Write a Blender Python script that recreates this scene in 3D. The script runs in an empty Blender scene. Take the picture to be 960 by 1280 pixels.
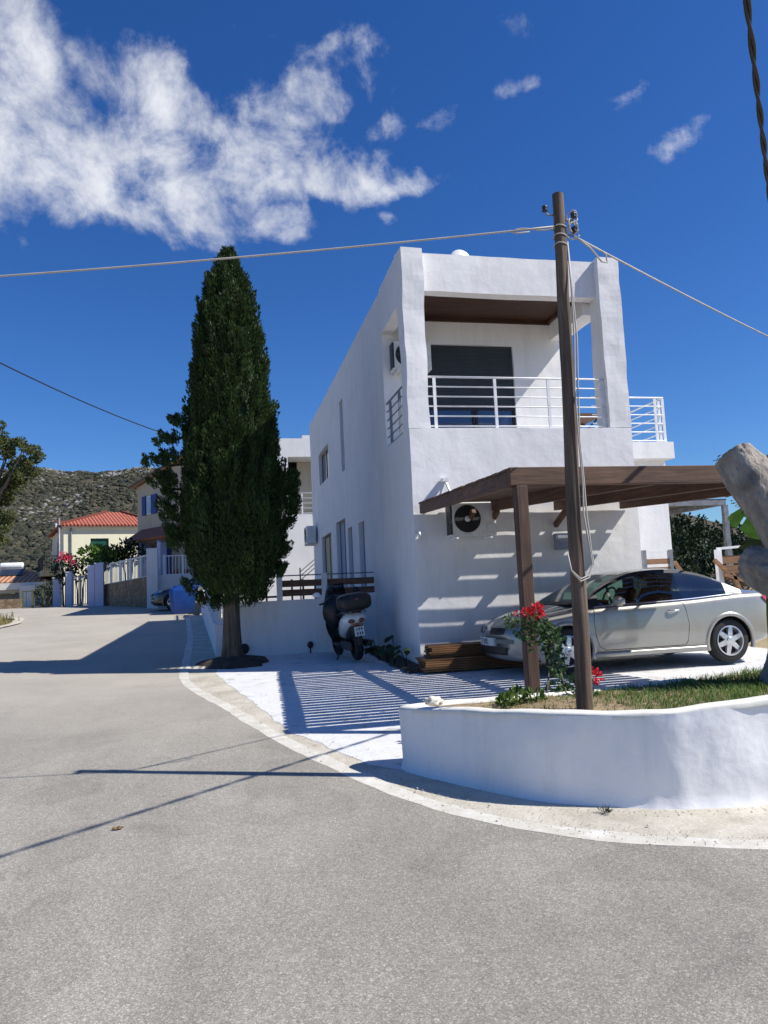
import bpy, bmesh, math, random
from math import sin, cos, pi, radians, sqrt, atan2
from mathutils import Vector as V, Matrix, noise
random.seed(7)
scene = bpy.context.scene
COL = scene.collection
# ------------------------------------------------------------------ camera geometry
F, YAW, PITCH, ROLL, EYE = 941.12, 0.217093, 0.102038, 0.045439, 1.6
_f = V((sin(YAW)*cos(PITCH), cos(YAW)*cos(PITCH), sin(PITCH)))
_r0 = V((cos(YAW), -sin(YAW), 0)); _u0 = _r0.cross(_f)
_r = _r0*cos(ROLL) - _u0*sin(ROLL); _u = _r0*sin(ROLL) + _u0*cos(ROLL)
def ray(px, py): return _f + _r*((px-480)/F) - _u*((py-640)/F)
def P(px, py, Y):                      # survey point: photo direction at a known distance Y
    d = ray(px, py); return V((0, 0, EYE)) + d*(Y/d.y)
# ------------------------------------------------------------------ ground height
KY = [-400, 0, 9.4, 11.6, 16, 30, 42, 60, 90, 900]; KZ = [-3, 0, .28, .315, .45, .95, 1.42, 1.5, 1.0, 0.5]
def zg(y):
    for i in range(len(KY)-1):
        if y <= KY[i+1]:
            t = (y-KY[i])/(KY[i+1]-KY[i]); return KZ[i]+t*(KZ[i+1]-KZ[i])
    return KZ[-1]
# ------------------------------------------------------------------ objects
def tag(o, label=None, cat=None, group=None, kind=None):
    if label: o['label'] = label
    if cat: o['category'] = cat
    if group: o['group'] = group
    if kind: o['kind'] = kind
    return o
def thing(name, loc, label, cat, group=None, rz=0):
    o = bpy.data.objects.new(name, None); COL.objects.link(o)
    o.location = loc; o.rotation_euler = (0, 0, rz); o.empty_display_size = .2
    return tag(o, label, cat, group)
def copy_tree(o, parent=None):
    c = o.copy(); COL.objects.link(c)
    if parent: c.parent = parent
    for ch in list(o.children): copy_tree(ch, c)
    return c
def wparent(o):
    off = V((0, 0, 0)); p = o
    while p is not None:
        off += V(p.location); p = p.parent
    return off
class MB:
    def __init__(s): s.v = []; s.f = []; s.m = []
    def quad(s, a, b, c, d, m=0):
        n = len(s.v); s.v += [V(a), V(b), V(c), V(d)]; s.f.append((n, n+1, n+2, n+3)); s.m.append(m)
    def tri(s, a, b, c, m=0):
        n = len(s.v); s.v += [V(a), V(b), V(c)]; s.f.append((n, n+1, n+2)); s.m.append(m)
    def box(s, x0, x1, y0, y1, z0, z1, m=0, T=None):
        n = len(s.v)
        p = [V((x, y, z)) for z in (z0, z1) for y in (y0, y1) for x in (x0, x1)]
        if T is not None: p = [T @ q for q in p]
        s.v += p
        for q in ((0, 2, 3, 1), (4, 5, 7, 6), (0, 1, 5, 4), (2, 6, 7, 3), (0, 4, 6, 2), (1, 3, 7, 5)):
            s.f.append(tuple(n+i for i in q)); s.m.append(m)
    def beam(s, a, b, w, h, m=0, up=(0, 0, 1)):       # bar a->b; w sideways, h along up
        a = V(a); b = V(b); d = (b-a); L = d.length; d.normalize()
        side = d.cross(V(up))
        if side.length < 1e-4: side = V((1, 0, 0))
        side.normalize(); u2 = side.cross(d)
        T = Matrix((( d.x, side.x, u2.x, a.x), (d.y, side.y, u2.y, a.y), (d.z, side.z, u2.z, a.z), (0, 0, 0, 1)))
        s.box(0, L, -w/2, w/2, -h/2, h/2, m, T)
    def grid(s, rows, m=0, closed=False):
        n = len(s.v); W = len(rows[0])
        for r in rows: s.v += [V(p) for p in r]
        for i in range(len(rows)-1):
            for j in range(W if closed else W-1):
                k = (j+1) % W
                s.f.append((n+i*W+j, n+i*W+k, n+(i+1)*W+k, n+(i+1)*W+j)); s.m.append(m)
    def tube(s, pts, rad, n=10, m=0, caps=True, jit=0, seed=0):
        pts = [V(p) for p in pts]; N = len(pts)
        if not hasattr(rad, '__len__'): rad = [rad]*N
        rows = []; prev = None
        for i, p in enumerate(pts):
            d = (pts[min(i+1, N-1)]-pts[max(i-1, 0)]).normalized()
            if prev is None:
                a = d.cross(V((0, 0, 1)))
                if a.length < .05: a = d.cross(V((0, 1, 0)))
            else: a = prev - d*prev.dot(d)
            a.normalize(); prev = a; b = d.cross(a)
            rr = []
            for k in range(n):
                t = 2*pi*k/n; q = a*cos(t)+b*sin(t)
                r = rad[i]
                if jit: r *= 1+jit*noise.noise(V((q.x*1.7+seed, q.y*1.7, p.length*1.3+q.z)))
                rr.append(p+q*r)
            rows.append(rr)
        base = len(s.v); s.grid(rows, m, True)
        if caps:
            s.f.append(tuple(base+k for k in range(n))[::-1]); s.m.append(m)
            s.f.append(tuple(base+(N-1)*n+k for k in range(n))); s.m.append(m)
    def cyl(s, a, b, r0, r1=None, n=16, m=0): s.tube([a, b], [r0, r0 if r1 is None else r1], n, m)
    def lathe(s, prof, c, axis='z', n=24, m=0, T=None):   # prof: (radius, along)
        rows = []
        for r, h in prof:
            row = []
            for k in range(n):
                t = 2*pi*k/n
                q = V((r*cos(t), r*sin(t), h)) if axis == 'z' else (V((r*cos(t), h, r*sin(t))) if axis == 'y' else V((h, r*cos(t), r*sin(t))))
                q = V(c)+q
                row.append(T @ q if T is not None else q)
            rows.append(row)
        s.grid(rows, m, True)
    def prism(s, poly, z0, z1, m=0):
        n = len(s.v); N = len(poly)
        s.v += [V((x, y, z0)) for x, y in poly]+[V((x, y, z1)) for x, y in poly]
        s.f.append(tuple(n+i for i in range(N))[::-1]); s.m.append(m)
        s.f.append(tuple(n+N+i for i in range(N))); s.m.append(m)
        for i in range(N):
            j = (i+1) % N; s.f.append((n+i, n+j, n+N+j, n+N+i)); s.m.append(m)
    def ell(s, c, rx, ry, rz, n=12, k=8, m=0, T=None, jit=0, seed=0):
        rows = []
        for i in range(k+1):
            a = -pi/2+pi*i/k; row = []
            for j in range(n):
                t = 2*pi*j/n; q = V((cos(a)*cos(t), cos(a)*sin(t), sin(a)))
                w = 1+jit*noise.noise(q*1.6+V((seed, seed*.7, 0))) if jit else 1
                q = V((q.x*rx*w, q.y*ry*w, q.z*rz*w))+V(c)
                row.append(T @ q if T is not None else q)
            rows.append(row)
        s.grid(rows, m, True)
    def leaf(s, c, d, w, L, m=0, fold=.25):           # a folded leaf: two triangles each side
        d = V(d).normalized(); a = d.cross(V((random.uniform(-1, 1), random.uniform(-1, 1), random.uniform(-1, 1))))
        if a.length < 1e-3: a = V((1, 0, 0))
        a.normalize(); nrm = a.cross(d)
        c = V(c); mid = c+d*L*.5; tip = c+d*L
        n = len(s.v)
        s.v += [c, mid+a*w/2+nrm*w*fold, tip, mid-a*w/2+nrm*w*fold]
        s.f += [(n, n+1, n+2), (n, n+2, n+3)]; s.m += [m, m]
    def build(s, name, mats, parent=None, smooth=False, local=False, wobble=0, wsc=.9, auto=None, weld=False, bevel=0):
        me = bpy.data.meshes.new(name)
        off = V((0, 0, 0)) if (parent is None or local) else wparent(parent)
        vs = s.v
        if wobble: vs = [p+noise.noise_vector(V(p)*wsc)*wobble + noise.noise_vector(V(p)*wsc*4)*wobble*.35 for p in vs]
        me.from_pydata([tuple(p-off) for p in vs], [], s.f)
        if not isinstance(mats, (list, tuple)): mats = [mats]
        for m in mats: me.materials.append(m)
        me.polygons.foreach_set('material_index', s.m)
        if weld or bevel:
            bm = bmesh.new(); bm.from_mesh(me); bmesh.ops.remove_doubles(bm, verts=bm.verts, dist=1e-4)
            if weld == 'n': bmesh.ops.recalc_face_normals(bm, faces=bm.faces)
            bm.to_mesh(me); bm.free()
        if smooth: me.polygons.foreach_set('use_smooth', [True]*len(me.polygons))
        me.update()
        o = bpy.data.objects.new(name, me); COL.objects.link(o)
        if parent is not None: o.parent = parent
        if bevel:
            b = o.modifiers.new('bevel', 'BEVEL'); b.width = bevel; b.segments = 2; b.limit_method = 'ANGLE'
        if auto:
            md = o.modifiers.new('edge', 'EDGE_SPLIT'); md.split_angle = radians(auto)
        return o
# ------------------------------------------------------------------ materials
def nodes(name):
    m = bpy.data.materials.new(name); m.use_nodes = True
    return m, m.node_tree.nodes, m.node_tree.links, m.node_tree.nodes['Principled BSDF']
def ramp(N, L, src, stops):
    r = N.new('ShaderNodeValToRGB'); L.new(src, r.inputs[0])
    e = r.color_ramp.elements
    while len(e) < len(stops): e.new(.5)
    for i, (p, c) in enumerate(stops):
        e[i].position = p; e[i].color = (c[0], c[1], c[2], 1) if hasattr(c, '__len__') else (c, c, c, 1)
    return r
def ntex(N, L, co, scale, detail=4, rough=.55, dist=0, stretch=None):
    t = N.new('ShaderNodeTexNoise'); t.inputs['Scale'].default_value = scale; t.inputs['Detail'].default_value = detail
    t.inputs['Roughness'].default_value = rough; t.inputs['Distortion'].default_value = dist
    if stretch:
        mp = N.new('ShaderNodeMapping'); mp.inputs['Scale'].default_value = stretch; L.new(co, mp.inputs['Vector']); L.new(mp.outputs[0], t.inputs['Vector'])
    else: L.new(co, t.inputs['Vector'])
    return t
def bump(N, L, bs, h, strength, dist, prev=None):
    b = N.new('ShaderNodeBump'); b.inputs['Strength'].default_value = strength; b.inputs['Distance'].default_value = dist
    L.new(h, b.inputs['Height'])
    if prev: L.new(prev.outputs[0], b.inputs['Normal'])
    L.new(b.outputs[0], bs.inputs['Normal']); return b
def mixc(N, L, fac, a, b, mode='MIX'):
    m = N.new('ShaderNodeMix'); m.data_type = 'RGBA'; m.blend_type = mode
    for s, x in ((0, fac), (6, a), (7, b)):
        if hasattr(x, 'links') or hasattr(x, 'is_linked'): L.new(x, m.inputs[s])
        elif hasattr(x, '__len__'): m.inputs[s].default_value = (x[0], x[1], x[2], 1)
        else: m.inputs[s].default_value = x
    return m.outputs[2]
def surf(name, c1, c2, scale=3, rough=.7, bscale=0, bstr=.3, bdist=.01, detail=5, stretch=None, metal=0, lo=.35, hi=.65, coat=0, spec=None, c3=None, s3=.6):
    m, N, L, B = nodes(name); co = N.new('ShaderNodeTexCoord').outputs['Object']
    t = ntex(N, L, co, scale, detail, .6, 0, stretch); r = ramp(N, L, t.outputs[0], [(lo, c1), (hi, c2)])
    out = r.outputs[0]
    if c3 is not None:                                # stains with a shape of their own
        t3 = ntex(N, L, co, s3, 6, .65); r3 = ramp(N, L, t3.outputs[0], [(.5, 0.), (.72, 1.)])
        out = mixc(N, L, r3.outputs[0], out, c3)
    L.new(out, B.inputs['Base Color'])
    B.inputs['Roughness'].default_value = rough; B.inputs['Metallic'].default_value = metal
    if coat: B.inputs['Coat Weight'].default_value = coat; B.inputs['Coat Roughness'].default_value = .04
    if spec is not None: B.inputs['Specular IOR Level'].default_value = spec
    if bscale:
        tb = ntex(N, L, co, bscale, 6, .6, 0, stretch); bump(N, L, B, tb.outputs[0], bstr, bdist)
    return m
def plain(name, c, rough=.5, metal=0, coat=0, emit=0):
    k = .9; return surf(name, tuple(x*k for x in c), tuple(min(1, x*1.08) for x in c), 6, rough, 40, .06, .003, metal=metal, coat=coat)
M = {}
def plaster(name, c, stain, lump=.5):
    m, N, L, B = nodes(name); co = N.new('ShaderNodeTexCoord').outputs['Object']
    t = ntex(N, L, co, 1.1, 6, .6); r = ramp(N, L, t.outputs[0], [(.3, tuple(x*.93 for x in c)), (.6, c)])
    s = ntex(N, L, co, 2.2, 7, .7, .2, (1.6, 1.6, .25)); rs = ramp(N, L, s.outputs[0], [(.50, 0.), (.78, .75)])
    L.new(mixc(N, L, rs.outputs[0], r.outputs[0], stain), B.inputs['Base Color'])
    B.inputs['Roughness'].default_value = .85; B.inputs['Specular IOR Level'].default_value = .25
    a = ntex(N, L, co, 3.2, 3, .5); b1 = bump(N, L, B, a.outputs[0], lump, .035)
    g = ntex(N, L, co, 60, 5, .7); bump(N, L, B, g.outputs[0], .3, .004, b1)
    return m
M['wall'] = plaster('white_plaster', (.82, .813, .81), (.66, .65, .635), .38)
M['wall2'] = plaster('white_plaster_far', (.74, .74, .74), (.66, .65, .63), .2)
M['planter'] = plaster('limewash_rough', (.86, .85, .845), (.66, .65, .64), .6)
M['rim'] = plaster('limewash_cream', (.80, .78, .70), (.6, .57, .48), .5)
M['beige'] = plaster('beige_render', (.54, .47, .36), (.44, .38, .30), .1)
M['cream'] = plaster('cream_render', (.80, .76, .56), (.68, .64, .48), .1)
M['bluewall'] = plaster('lavender_wash', (.52, .55, .72), (.45, .48, .62), .1)
def wood(name, c1, c2, axis=0, rough=.7):
    st = [6, 6, 6]; st[axis] = .35
    m, N, L, B = nodes(name); co = N.new('ShaderNodeTexCoord').outputs['Object']
    t = ntex(N, L, co, 5, 8, .65, .6, tuple(st)); r = ramp(N, L, t.outputs[0], [(.32, c1), (.66, c2)])
    k = ntex(N, L, co, 1.1, 4, .6); rk = ramp(N, L, k.outputs[0], [(.3, .65), (.7, 1.1)])
    L.new(mixc(N, L, 1.0, r.outputs[0], rk.outputs[0], 'MULTIPLY'), B.inputs['Base Color'])
    B.inputs['Roughness'].default_value = rough; bump(N, L, B, t.outputs[0], .5, .006)
    return m
M['wood_x'] = wood('brown_timber_x', (.075, .038, .022), (.20, .108, .064), 0)
M['wood_y'] = wood('brown_timber_y', (.075, .038, .022), (.20, .108, .064), 1)
M['wood_z'] = wood('brown_timber_z', (.058, .030, .020), (.15, .082, .052), 2)
M['pole'] = wood('weathered_pole', (.050, .036, .026), (.20, .14, .10), 2, .85)
M['plank'] = wood('orange_plank', (.09, .038, .012), (.28, .13, .045), 0, .6)
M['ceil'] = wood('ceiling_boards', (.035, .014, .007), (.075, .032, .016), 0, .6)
M['oldwood'] = wood('old_boards', (.20, .10, .05), (.38, .22, .12), 0, .8)
M['shutter'] = surf('dark_shutter', (.022, .028, .030), (.032, .038, .040), 4, .5, 30, .05)
M['white_metal'] = plain('white_paint_metal', (.78, .79, .80), .4)
M['grey_metal'] = surf('grey_galvanised', (.15, .16, .18), (.25, .26, .28), 9, .5, metal=.3)
M['dark_metal'] = plain('dark_painted_metal', (.03, .03, .033), .45)
M['black'] = plain('black_plastic', (.012, .012, .013), .45)
M['rubber'] = plain('tyre_rubber', (.018, .018, .018), .8)
M['alloy'] = surf('alloy', (.58, .58, .59), (.72, .72, .73), 8, .3, metal=.75)
M['chrome'] = surf('chrome', (.75, .75, .76), (.8, .8, .8), 8, .12, metal=1)
M['ac'] = plain('ac_casing', (.70, .70, .68), .5)
M['paint'] = surf('champagne_paint', (.335, .322, .287), (.36, .348, .312), 5, .34, 900, .04, .001, metal=.4, coat=1)
M['blackpaint'] = surf('black_car_paint', (.008, .009, .012), (.012, .013, .016), 3, .3, coat=1)
M['red_lens'] = surf('red_lens', (.42, .012, .03), (.55, .03, .06), 20, .15, coat=1)
M['lens'] = surf('clear_lens', (.42, .44, .45), (.62, .63, .64), 14, .12, metal=.5, coat=1)
M['seat'] = plain('dark_seat', (.02, .02, .022), .8)
M['bluebin'] = surf('blue_plastic', (.003, .040, .19), (.006, .055, .26), 3, .45, 12, .1, .01)
M['blue_sh'] = plain('blue_shutter', (.01, .03, .22), .5)
M['green_sh'] = surf('green_blind', (.004, .06, .035), (.008, .09, .05), 3, .5)
M['white_shoe'] = plain('white_scooter_paint', (.72, .74, .76), .25, coat=1)
M['bark'] = wood('cypress_bark', (.055, .042, .032), (.19, .15, .115), 2, .9)
M['soil'] = surf('dry_soil', (.17, .12, .07), (.38, .29, .17), 14, .95, 40, .8, .02)
M['dark_soil'] = surf('dark_soil', (.03, .024, .017), (.085, .065, .045), 9, .95, 30, .9, .03)
M['rock'] = surf('white_stone', (.45, .40, .33), (.75, .70, .62), 9, .9, 20, .6, .02)
M['wire_w'] = plain('pale_cable', (.45, .42, .38), .6)
M['wire_b'] = plain('black_cable', (.012, .012, .012), .5)
M['plate'] = plain('plate_white', (.68, .70, .72), .4)
M['petal'] = surf('red_petal', (.55, .012, .025), (.80, .04, .05), 30, .6)
M['pink'] = surf('pink_bract', (.50, .015, .06), (.70, .05, .12), 30, .6)
M['terracotta'] = plain('terracotta', (.42, .13, .05), .8)
def leafm(name, c, tr=.3, rough=.55):
    m, N, L, B = nodes(name); co = N.new('ShaderNodeTexCoord').outputs['Object']
    t = ntex(N, L, co, 9, 3, .6); r = ramp(N, L, t.outputs[0], [(.3, tuple(x*.7 for x in c)), (.7, tuple(x*1.25 for x in c))])
    L.new(r.outputs[0], B.inputs['Base Color']); B.inputs['Roughness'].default_value = rough
    B.inputs['Specular IOR Level'].default_value = .3
    T = N.new('ShaderNodeBsdfTranslucent'); L.new(r.outputs[0], T.inputs['Color'])
    X = N.new('ShaderNodeMixShader'); X.inputs[0].default_value = tr
    L.new(B.outputs[0], X.inputs[1]); L.new(T.outputs[0], X.inputs[2])
    L.new(X.outputs[0], N['Material Output'].inputs['Surface']); return m
LF = {
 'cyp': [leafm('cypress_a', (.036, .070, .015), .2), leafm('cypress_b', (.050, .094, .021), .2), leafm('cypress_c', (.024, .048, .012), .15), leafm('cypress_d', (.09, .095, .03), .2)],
 'ger': [leafm('geranium_a', (.06, .12, .035), .3), leafm('geranium_b', (.10, .16, .06), .3), leafm('geranium_c', (.035, .07, .025), .3)],
 'pine': [leafm('grey_green_a', (.11, .13, .04), .35), leafm('grey_green_b', (.16, .175, .06), .35), leafm('grey_green_c', (.065, .085, .03), .2)],
 'bush': [leafm('bush_a', (.10, .18, .03), .35), leafm('bush_b', (.17, .26, .055), .35), leafm('bush_c', (.04, .08, .02), .3)],
 'dark': [leafm('dark_a', (.016, .028, .010), .15), leafm('dark_b', (.028, .045, .014), .15), leafm('dark_c', (.010, .018, .008), .1)],
 'grass': [leafm('grass_a', (.13, .23, .04), .35), leafm('grass_b', (.075, .15, .03), .35), leafm('grass_c', (.30, .25, .10), .3)],
 'maquis': [leafm('maquis_a', (.052, .052, .028), .1), leafm('maquis_b', (.070, .066, .035), .1), leafm('maquis_c', (.040, .042, .024), .1), leafm('maquis_d', (.10, .085, .05), .1)],
 'forest': [leafm('forest_a', (.014, .030, .012), .1), leafm('forest_b', (.028, .050, .018), .1), leafm('forest_c', (.05, .066, .026), .1)],
}
def glass(name, tint, gl=.06, col=(1, 1, 1)):
    m, N, L, B = nodes(name); N.remove(B)
    co = N.new('ShaderNodeTexCoord').outputs['Object']; t = ntex(N, L, co, 2.0, 2)
    r = ramp(N, L, t.outputs[0], [(.3, tuple(x*.94 for x in tint)), (.7, tint)])
    T = N.new('ShaderNodeBsdfTransparent'); L.new(r.outputs[0], T.inputs[0])
    G = N.new('ShaderNodeBsdfGlossy'); G.inputs['Roughness'].default_value = .03; G.inputs['Color'].default_value = (*col, 1)
    fr = N.new('ShaderNodeFresnel'); fr.inputs[0].default_value = 1.5
    ad = N.new('ShaderNodeMath'); ad.operation = 'ADD'; ad.inputs[1].default_value = gl; ad.use_clamp = True; L.new(fr.outputs[0], ad.inputs[0])
    X = N.new('ShaderNodeMixShader'); L.new(ad.outputs[0], X.inputs[0]); L.new(T.outputs[0], X.inputs[1]); L.new(G.outputs[0], X.inputs[2])
    L.new(X.outputs[0], N['Material Output'].inputs['Surface']); return m
M['glass'] = glass('car_glass', (.42, .60, .52), .06)
M['glass_dark'] = glass('tinted_glass', (.10, .13, .16), .10)
def panem():
    m, N, L, B = nodes('window_pane'); co = N.new('ShaderNodeTexCoord').outputs['Object']
    t = ntex(N, L, co, 1.2, 3); r = ramp(N, L, t.outputs[0], [(.3, (.02, .024, .03)), (.7, (.05, .055, .065))])
    L.new(r.outputs[0], B.inputs['Base Color']); B.inputs['Roughness'].default_value = .05; B.inputs['Coat Weight'].default_value = .6
    return m
M['pane'] = panem()
M['curtain'] = surf('cream_curtain', (.42, .36, .22), (.58, .50, .33), 5, .8)
M['balc_glass'] = surf('reflecting_glass', (.02, .03, .08), (.03, .045, .11), 1, .05, metal=0, coat=1)
def tiles(name, c1, c2, across, pitch=.22):           # roof tiles: ribs run down the slope (perpendicular to 'across')
    m, N, L, B = nodes(name); co = N.new('ShaderNodeTexCoord').outputs['UV']
    w = N.new('ShaderNodeTexWave'); w.bands_direction = 'X'; w.inputs['Scale'].default_value = .314/pitch; w.inputs['Distortion'].default_value = .2
    L.new(co, w.inputs[0]); n = ntex(N, L, co, 2.5, 6, .7)
    r = ramp(N, L, n.outputs[0], [(.3, c1), (.7, c2)]); r2 = ramp(N, L, w.outputs[1], [(0., .35), (.55, 1.)])
    L.new(mixc(N, L, 1., r.outputs[0], r2.outputs[0], 'MULTIPLY'), B.inputs['Base Color'])
    B.inputs['Roughness'].default_value = .8; bump(N, L, B, w.outputs[1], .9, .06); return m
def stonewall():
    m, N, L, B = nodes('stone_masonry'); co = N.new('ShaderNodeTexCoord').outputs['Object']
    v = N.new('ShaderNodeTexVoronoi'); v.inputs['Scale'].default_value = 4.2; L.new(co, v.inputs['Vector'])
    v2 = N.new('ShaderNodeTexVoronoi'); v2.feature = 'DISTANCE_TO_EDGE'; v2.inputs['Scale'].default_value = 4.2; L.new(co, v2.inputs['Vector'])
    h = N.new('ShaderNodeSeparateColor'); L.new(v.outputs['Color'], h.inputs[0])
    r = ramp(N, L, h.outputs[0], [(0., (.20, .135, .08)), (.5, (.27, .19, .115)), (1., (.33, .245, .16))])
    e = ramp(N, L, v2.outputs['Distance'], [(.01, .35), (.06, 1.)])
    L.new(mixc(N, L, e.outputs[0], (.13, .10, .07), r.outputs[0]), B.inputs['Base Color']); B.inputs['Roughness'].default_value = .9
    bump(N, L, B, e.outputs[0], .8, .04); return m
M['stone'] = stonewall()
def asphalt():
    m, N, L, B = nodes('worn_asphalt'); co = N.new('ShaderNodeTexCoord').outputs['Object']
    v = N.new('ShaderNodeTexVoronoi'); v.inputs['Scale'].default_value = 190; L.new(co, v.inputs['Vector'])
    s = N.new('ShaderNodeSeparateColor'); L.new(v.outputs['Color'], s.inputs[0])
    r = ramp(N, L, s.outputs[0], [(0., (.215, .200, .170)), (.45, (.30, .280, .240)), (.85, (.36, .337, .290)), (1., (.54, .51, .45))])
    v3 = N.new('ShaderNodeTexVoronoi'); v3.inputs['Scale'].default_value = 75; L.new(co, v3.inputs['Vector'])
    s3 = N.new('ShaderNodeSeparateColor'); L.new(v3.outputs['Color'], s3.inputs[0])
    r3 = ramp(N, L, s3.outputs[1], [(.2, .90), (.8, 1.07)])
    n1 = ntex(N, L, co, .55, 7, .65, .3); r1 = ramp(N, L, n1.outputs[0], [(.3, .86), (.7, 1.10)])
    n2 = ntex(N, L, co, 2.4, 6, .7, .2, (1, .35, 1)); r2 = ramp(N, L, n2.outputs[0], [(.25, .84), (.5, 1.0), (.8, 1.06)])
    c = mixc(N, L, 1., r.outputs[0], r3.outputs[0], 'MULTIPLY')
    c = mixc(N, L, 1., c, r1.outputs[0], 'MULTIPLY'); c = mixc(N, L, 1., c, r2.outputs[0], 'MULTIPLY')
    # pale dust patches and oil spots
    nt = ntex(N, L, co, .45, 3, .5, .6, (1, .22, 1)); rt = ramp(N, L, nt.outputs[0], [(.40, .90), (.5, 1.03), (.60, .94)]); c = mixc(N, L, 1., c, rt.outputs[0], 'MULTIPLY')
    np_ = ntex(N, L, co, .8, 2, .4, 1.5); rp_ = ramp(N, L, np_.outputs[0], [(.58, 1.), (.60, .90), (.66, .93)]); c = mixc(N, L, 1., c, rp_.outputs[0], 'MULTIPLY')
    n4 = ntex(N, L, co, 1.3, 8, .75); r4 = ramp(N, L, n4.outputs[0], [(.69, 0.), (.76, .6)])
    c = mixc(N, L, r4.outputs[0], c, (.15, .143, .132))
    # smoother concrete-like surface further up the hill
    sx = N.new('ShaderNodeSeparateXYZ'); L.new(co, sx.inputs[0])
    n5 = ntex(N, L, co, .8, 4); ad = N.new('ShaderNodeMath'); ad.operation = 'MULTIPLY_ADD'; ad.inputs[1].default_value = 3.; L.new(n5.outputs[0], ad.inputs[0]); L.new(sx.outputs[1], ad.inputs[2])
    mr = N.new('ShaderNodeMapRange'); mr.inputs[1].default_value = 8.; mr.inputs[2].default_value = 15; L.new(ad.outputs[0], mr.inputs[0])
    c = mixc(N, L, mr.outputs[0], c, mixc(N, L, 1., (.41, .376, .315), r1.outputs[0], 'MULTIPLY'))
    # hairline cracks
    vc = N.new('ShaderNodeTexVoronoi'); vc.feature = 'DISTANCE_TO_EDGE'; vc.inputs['Scale'].default_value = .33
    nd = ntex(N, L, co, 1.2, 5, .6); va = N.new('ShaderNodeVectorMath'); va.operation = 'MULTIPLY_ADD'; va.inputs[1].default_value = (.9, .9, .9); L.new(nd.outputs[1], va.inputs[0]); L.new(co, va.inputs[2]); L.new(va.outputs[0], vc.inputs['Vector'])
    rc = ramp(N, L, vc.outputs['Distance'], [(.0, .3), (.003, 0.)])
    c = mixc(N, L, rc.outputs[0], c, (.13, .122, .11))
    L.new(c, B.inputs['Base Color']); B.inputs['Roughness'].default_value = .85; B.inputs['Specular IOR Level'].default_value = .3
    b1 = bump(N, L, B, s.outputs[0], .4, .004); bump(N, L, B, n2.outputs[0], .2, .02, b1); return m
M['asphalt'] = asphalt()
def concrete(name, c1, c2, c3, white=None):
    m, N, L, B = nodes(name); co = N.new('ShaderNodeTexCoord').outputs['Object']
    a = ntex(N, L, co, 2.1, 8, .7, .3); r = ramp(N, L, a.outputs[0], [(.3, c1), (.52, c2), (.72, c3)])
    g = ntex(N, L, co, 45, 4, .7); rg = ramp(N, L, g.outputs[0], [(.3, .82), (.7, 1.08)])
    L.new(mixc(N, L, 1., r.outputs[0], rg.outputs[0], 'MULTIPLY'), B.inputs['Base Color'])
    B.inputs['Roughness'].default_value = .9
    b1 = bump(N, L, B, a.outputs[0], .4, .03); bump(N, L, B, g.outputs[0], .5, .008, b1); return m
M['kerb'] = concrete('cream_concrete', (.38, .345, .28), (.54, .50, .415), (.66, .62, .54))
def whitewash():
    m, N, L, B = nodes('whitewashed_drive'); co = N.new('ShaderNodeTexCoord').outputs['Object']
    a = ntex(N, L, co, 3.5, 8, .75, .4); r = ramp(N, L, a.outputs[0], [(.36, (.42, .405, .37)), (.44, (.64, .64, .635)), (.7, (.72, .722, .73))])
    w = N.new('ShaderNodeTexWave'); w.bands_direction = 'Y'; w.inputs['Scale'].default_value = 6; w.inputs['Distortion'].default_value = 3; w.inputs['Detail'].default_value = 3; L.new(co, w.inputs[0])
    g = ntex(N, L, co, 30, 6, .7)
    L.new(r.outputs[0], B.inputs['Base Color']); B.inputs['Roughness'].default_value = .85
    b1 = bump(N, L, B, w.outputs[1], .25, .015); bump(N, L, B, g.outputs[0], .6, .012, b1); return m
M['drive'] = whitewash()
def linepaint():
    m, N, L, B = nodes('worn_line_paint'); co = N.new('ShaderNodeTexCoord').outputs['Object']
    a = ntex(N, L, co, 5, 8, .75); r = ramp(N, L, a.outputs[0], [(.36, (.50, .47, .395)), (.52, (.60, .575, .505)), (.66, (.70, .68, .62))])
    L.new(r.outputs[0], B.inputs['Base Color']); B.inputs['Roughness'].default_value = .8
    g = ntex(N, L, co, 70, 4, .7); bump(N, L, B, g.outputs[0], .5, .006); return m
M['line'] = linepaint()
M['ground'] = surf('dry_earth', (.16, .12, .065), (.34, .27, .15), .5, .95, 8, .7, .05, 8)
def hillm():
    m, N, L, B = nodes('maquis_slope'); co = N.new('ShaderNodeTexCoord').outputs['Object']
    a = ntex(N, L, co, .10, 8, .72); r = ramp(N, L, a.outputs[0], [(.34, (.040, .041, .024)), (.5, (.072, .066, .036)), (.62, (.125, .10, .06))])
    b = ntex(N, L, co, .045, 8, .8, .5); rb = ramp(N, L, b.outputs[0], [(.62, 0.), (.70, .6)])
    L.new(mixc(N, L, rb.outputs[0], r.outputs[0], (.17, .155, .12)), B.inputs['Base Color']); B.inputs['Roughness'].default_value = .95
    bump(N, L, B, a.outputs[0], 1., 3.); return m
M['hill'] = hillm()
M['hillrock'] = surf('limestone', (.14, .136, .128), (.28, .27, .25), .5, .95, 1, .6, .3)
M['tile_red'] = tiles('red_tiles', (.36, .085, .05), (.52, .155, .09), 0, .24)
M['tile_or'] = tiles('orange_tiles', (.50, .22, .11), (.68, .36, .21), 0, .34)

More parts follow.
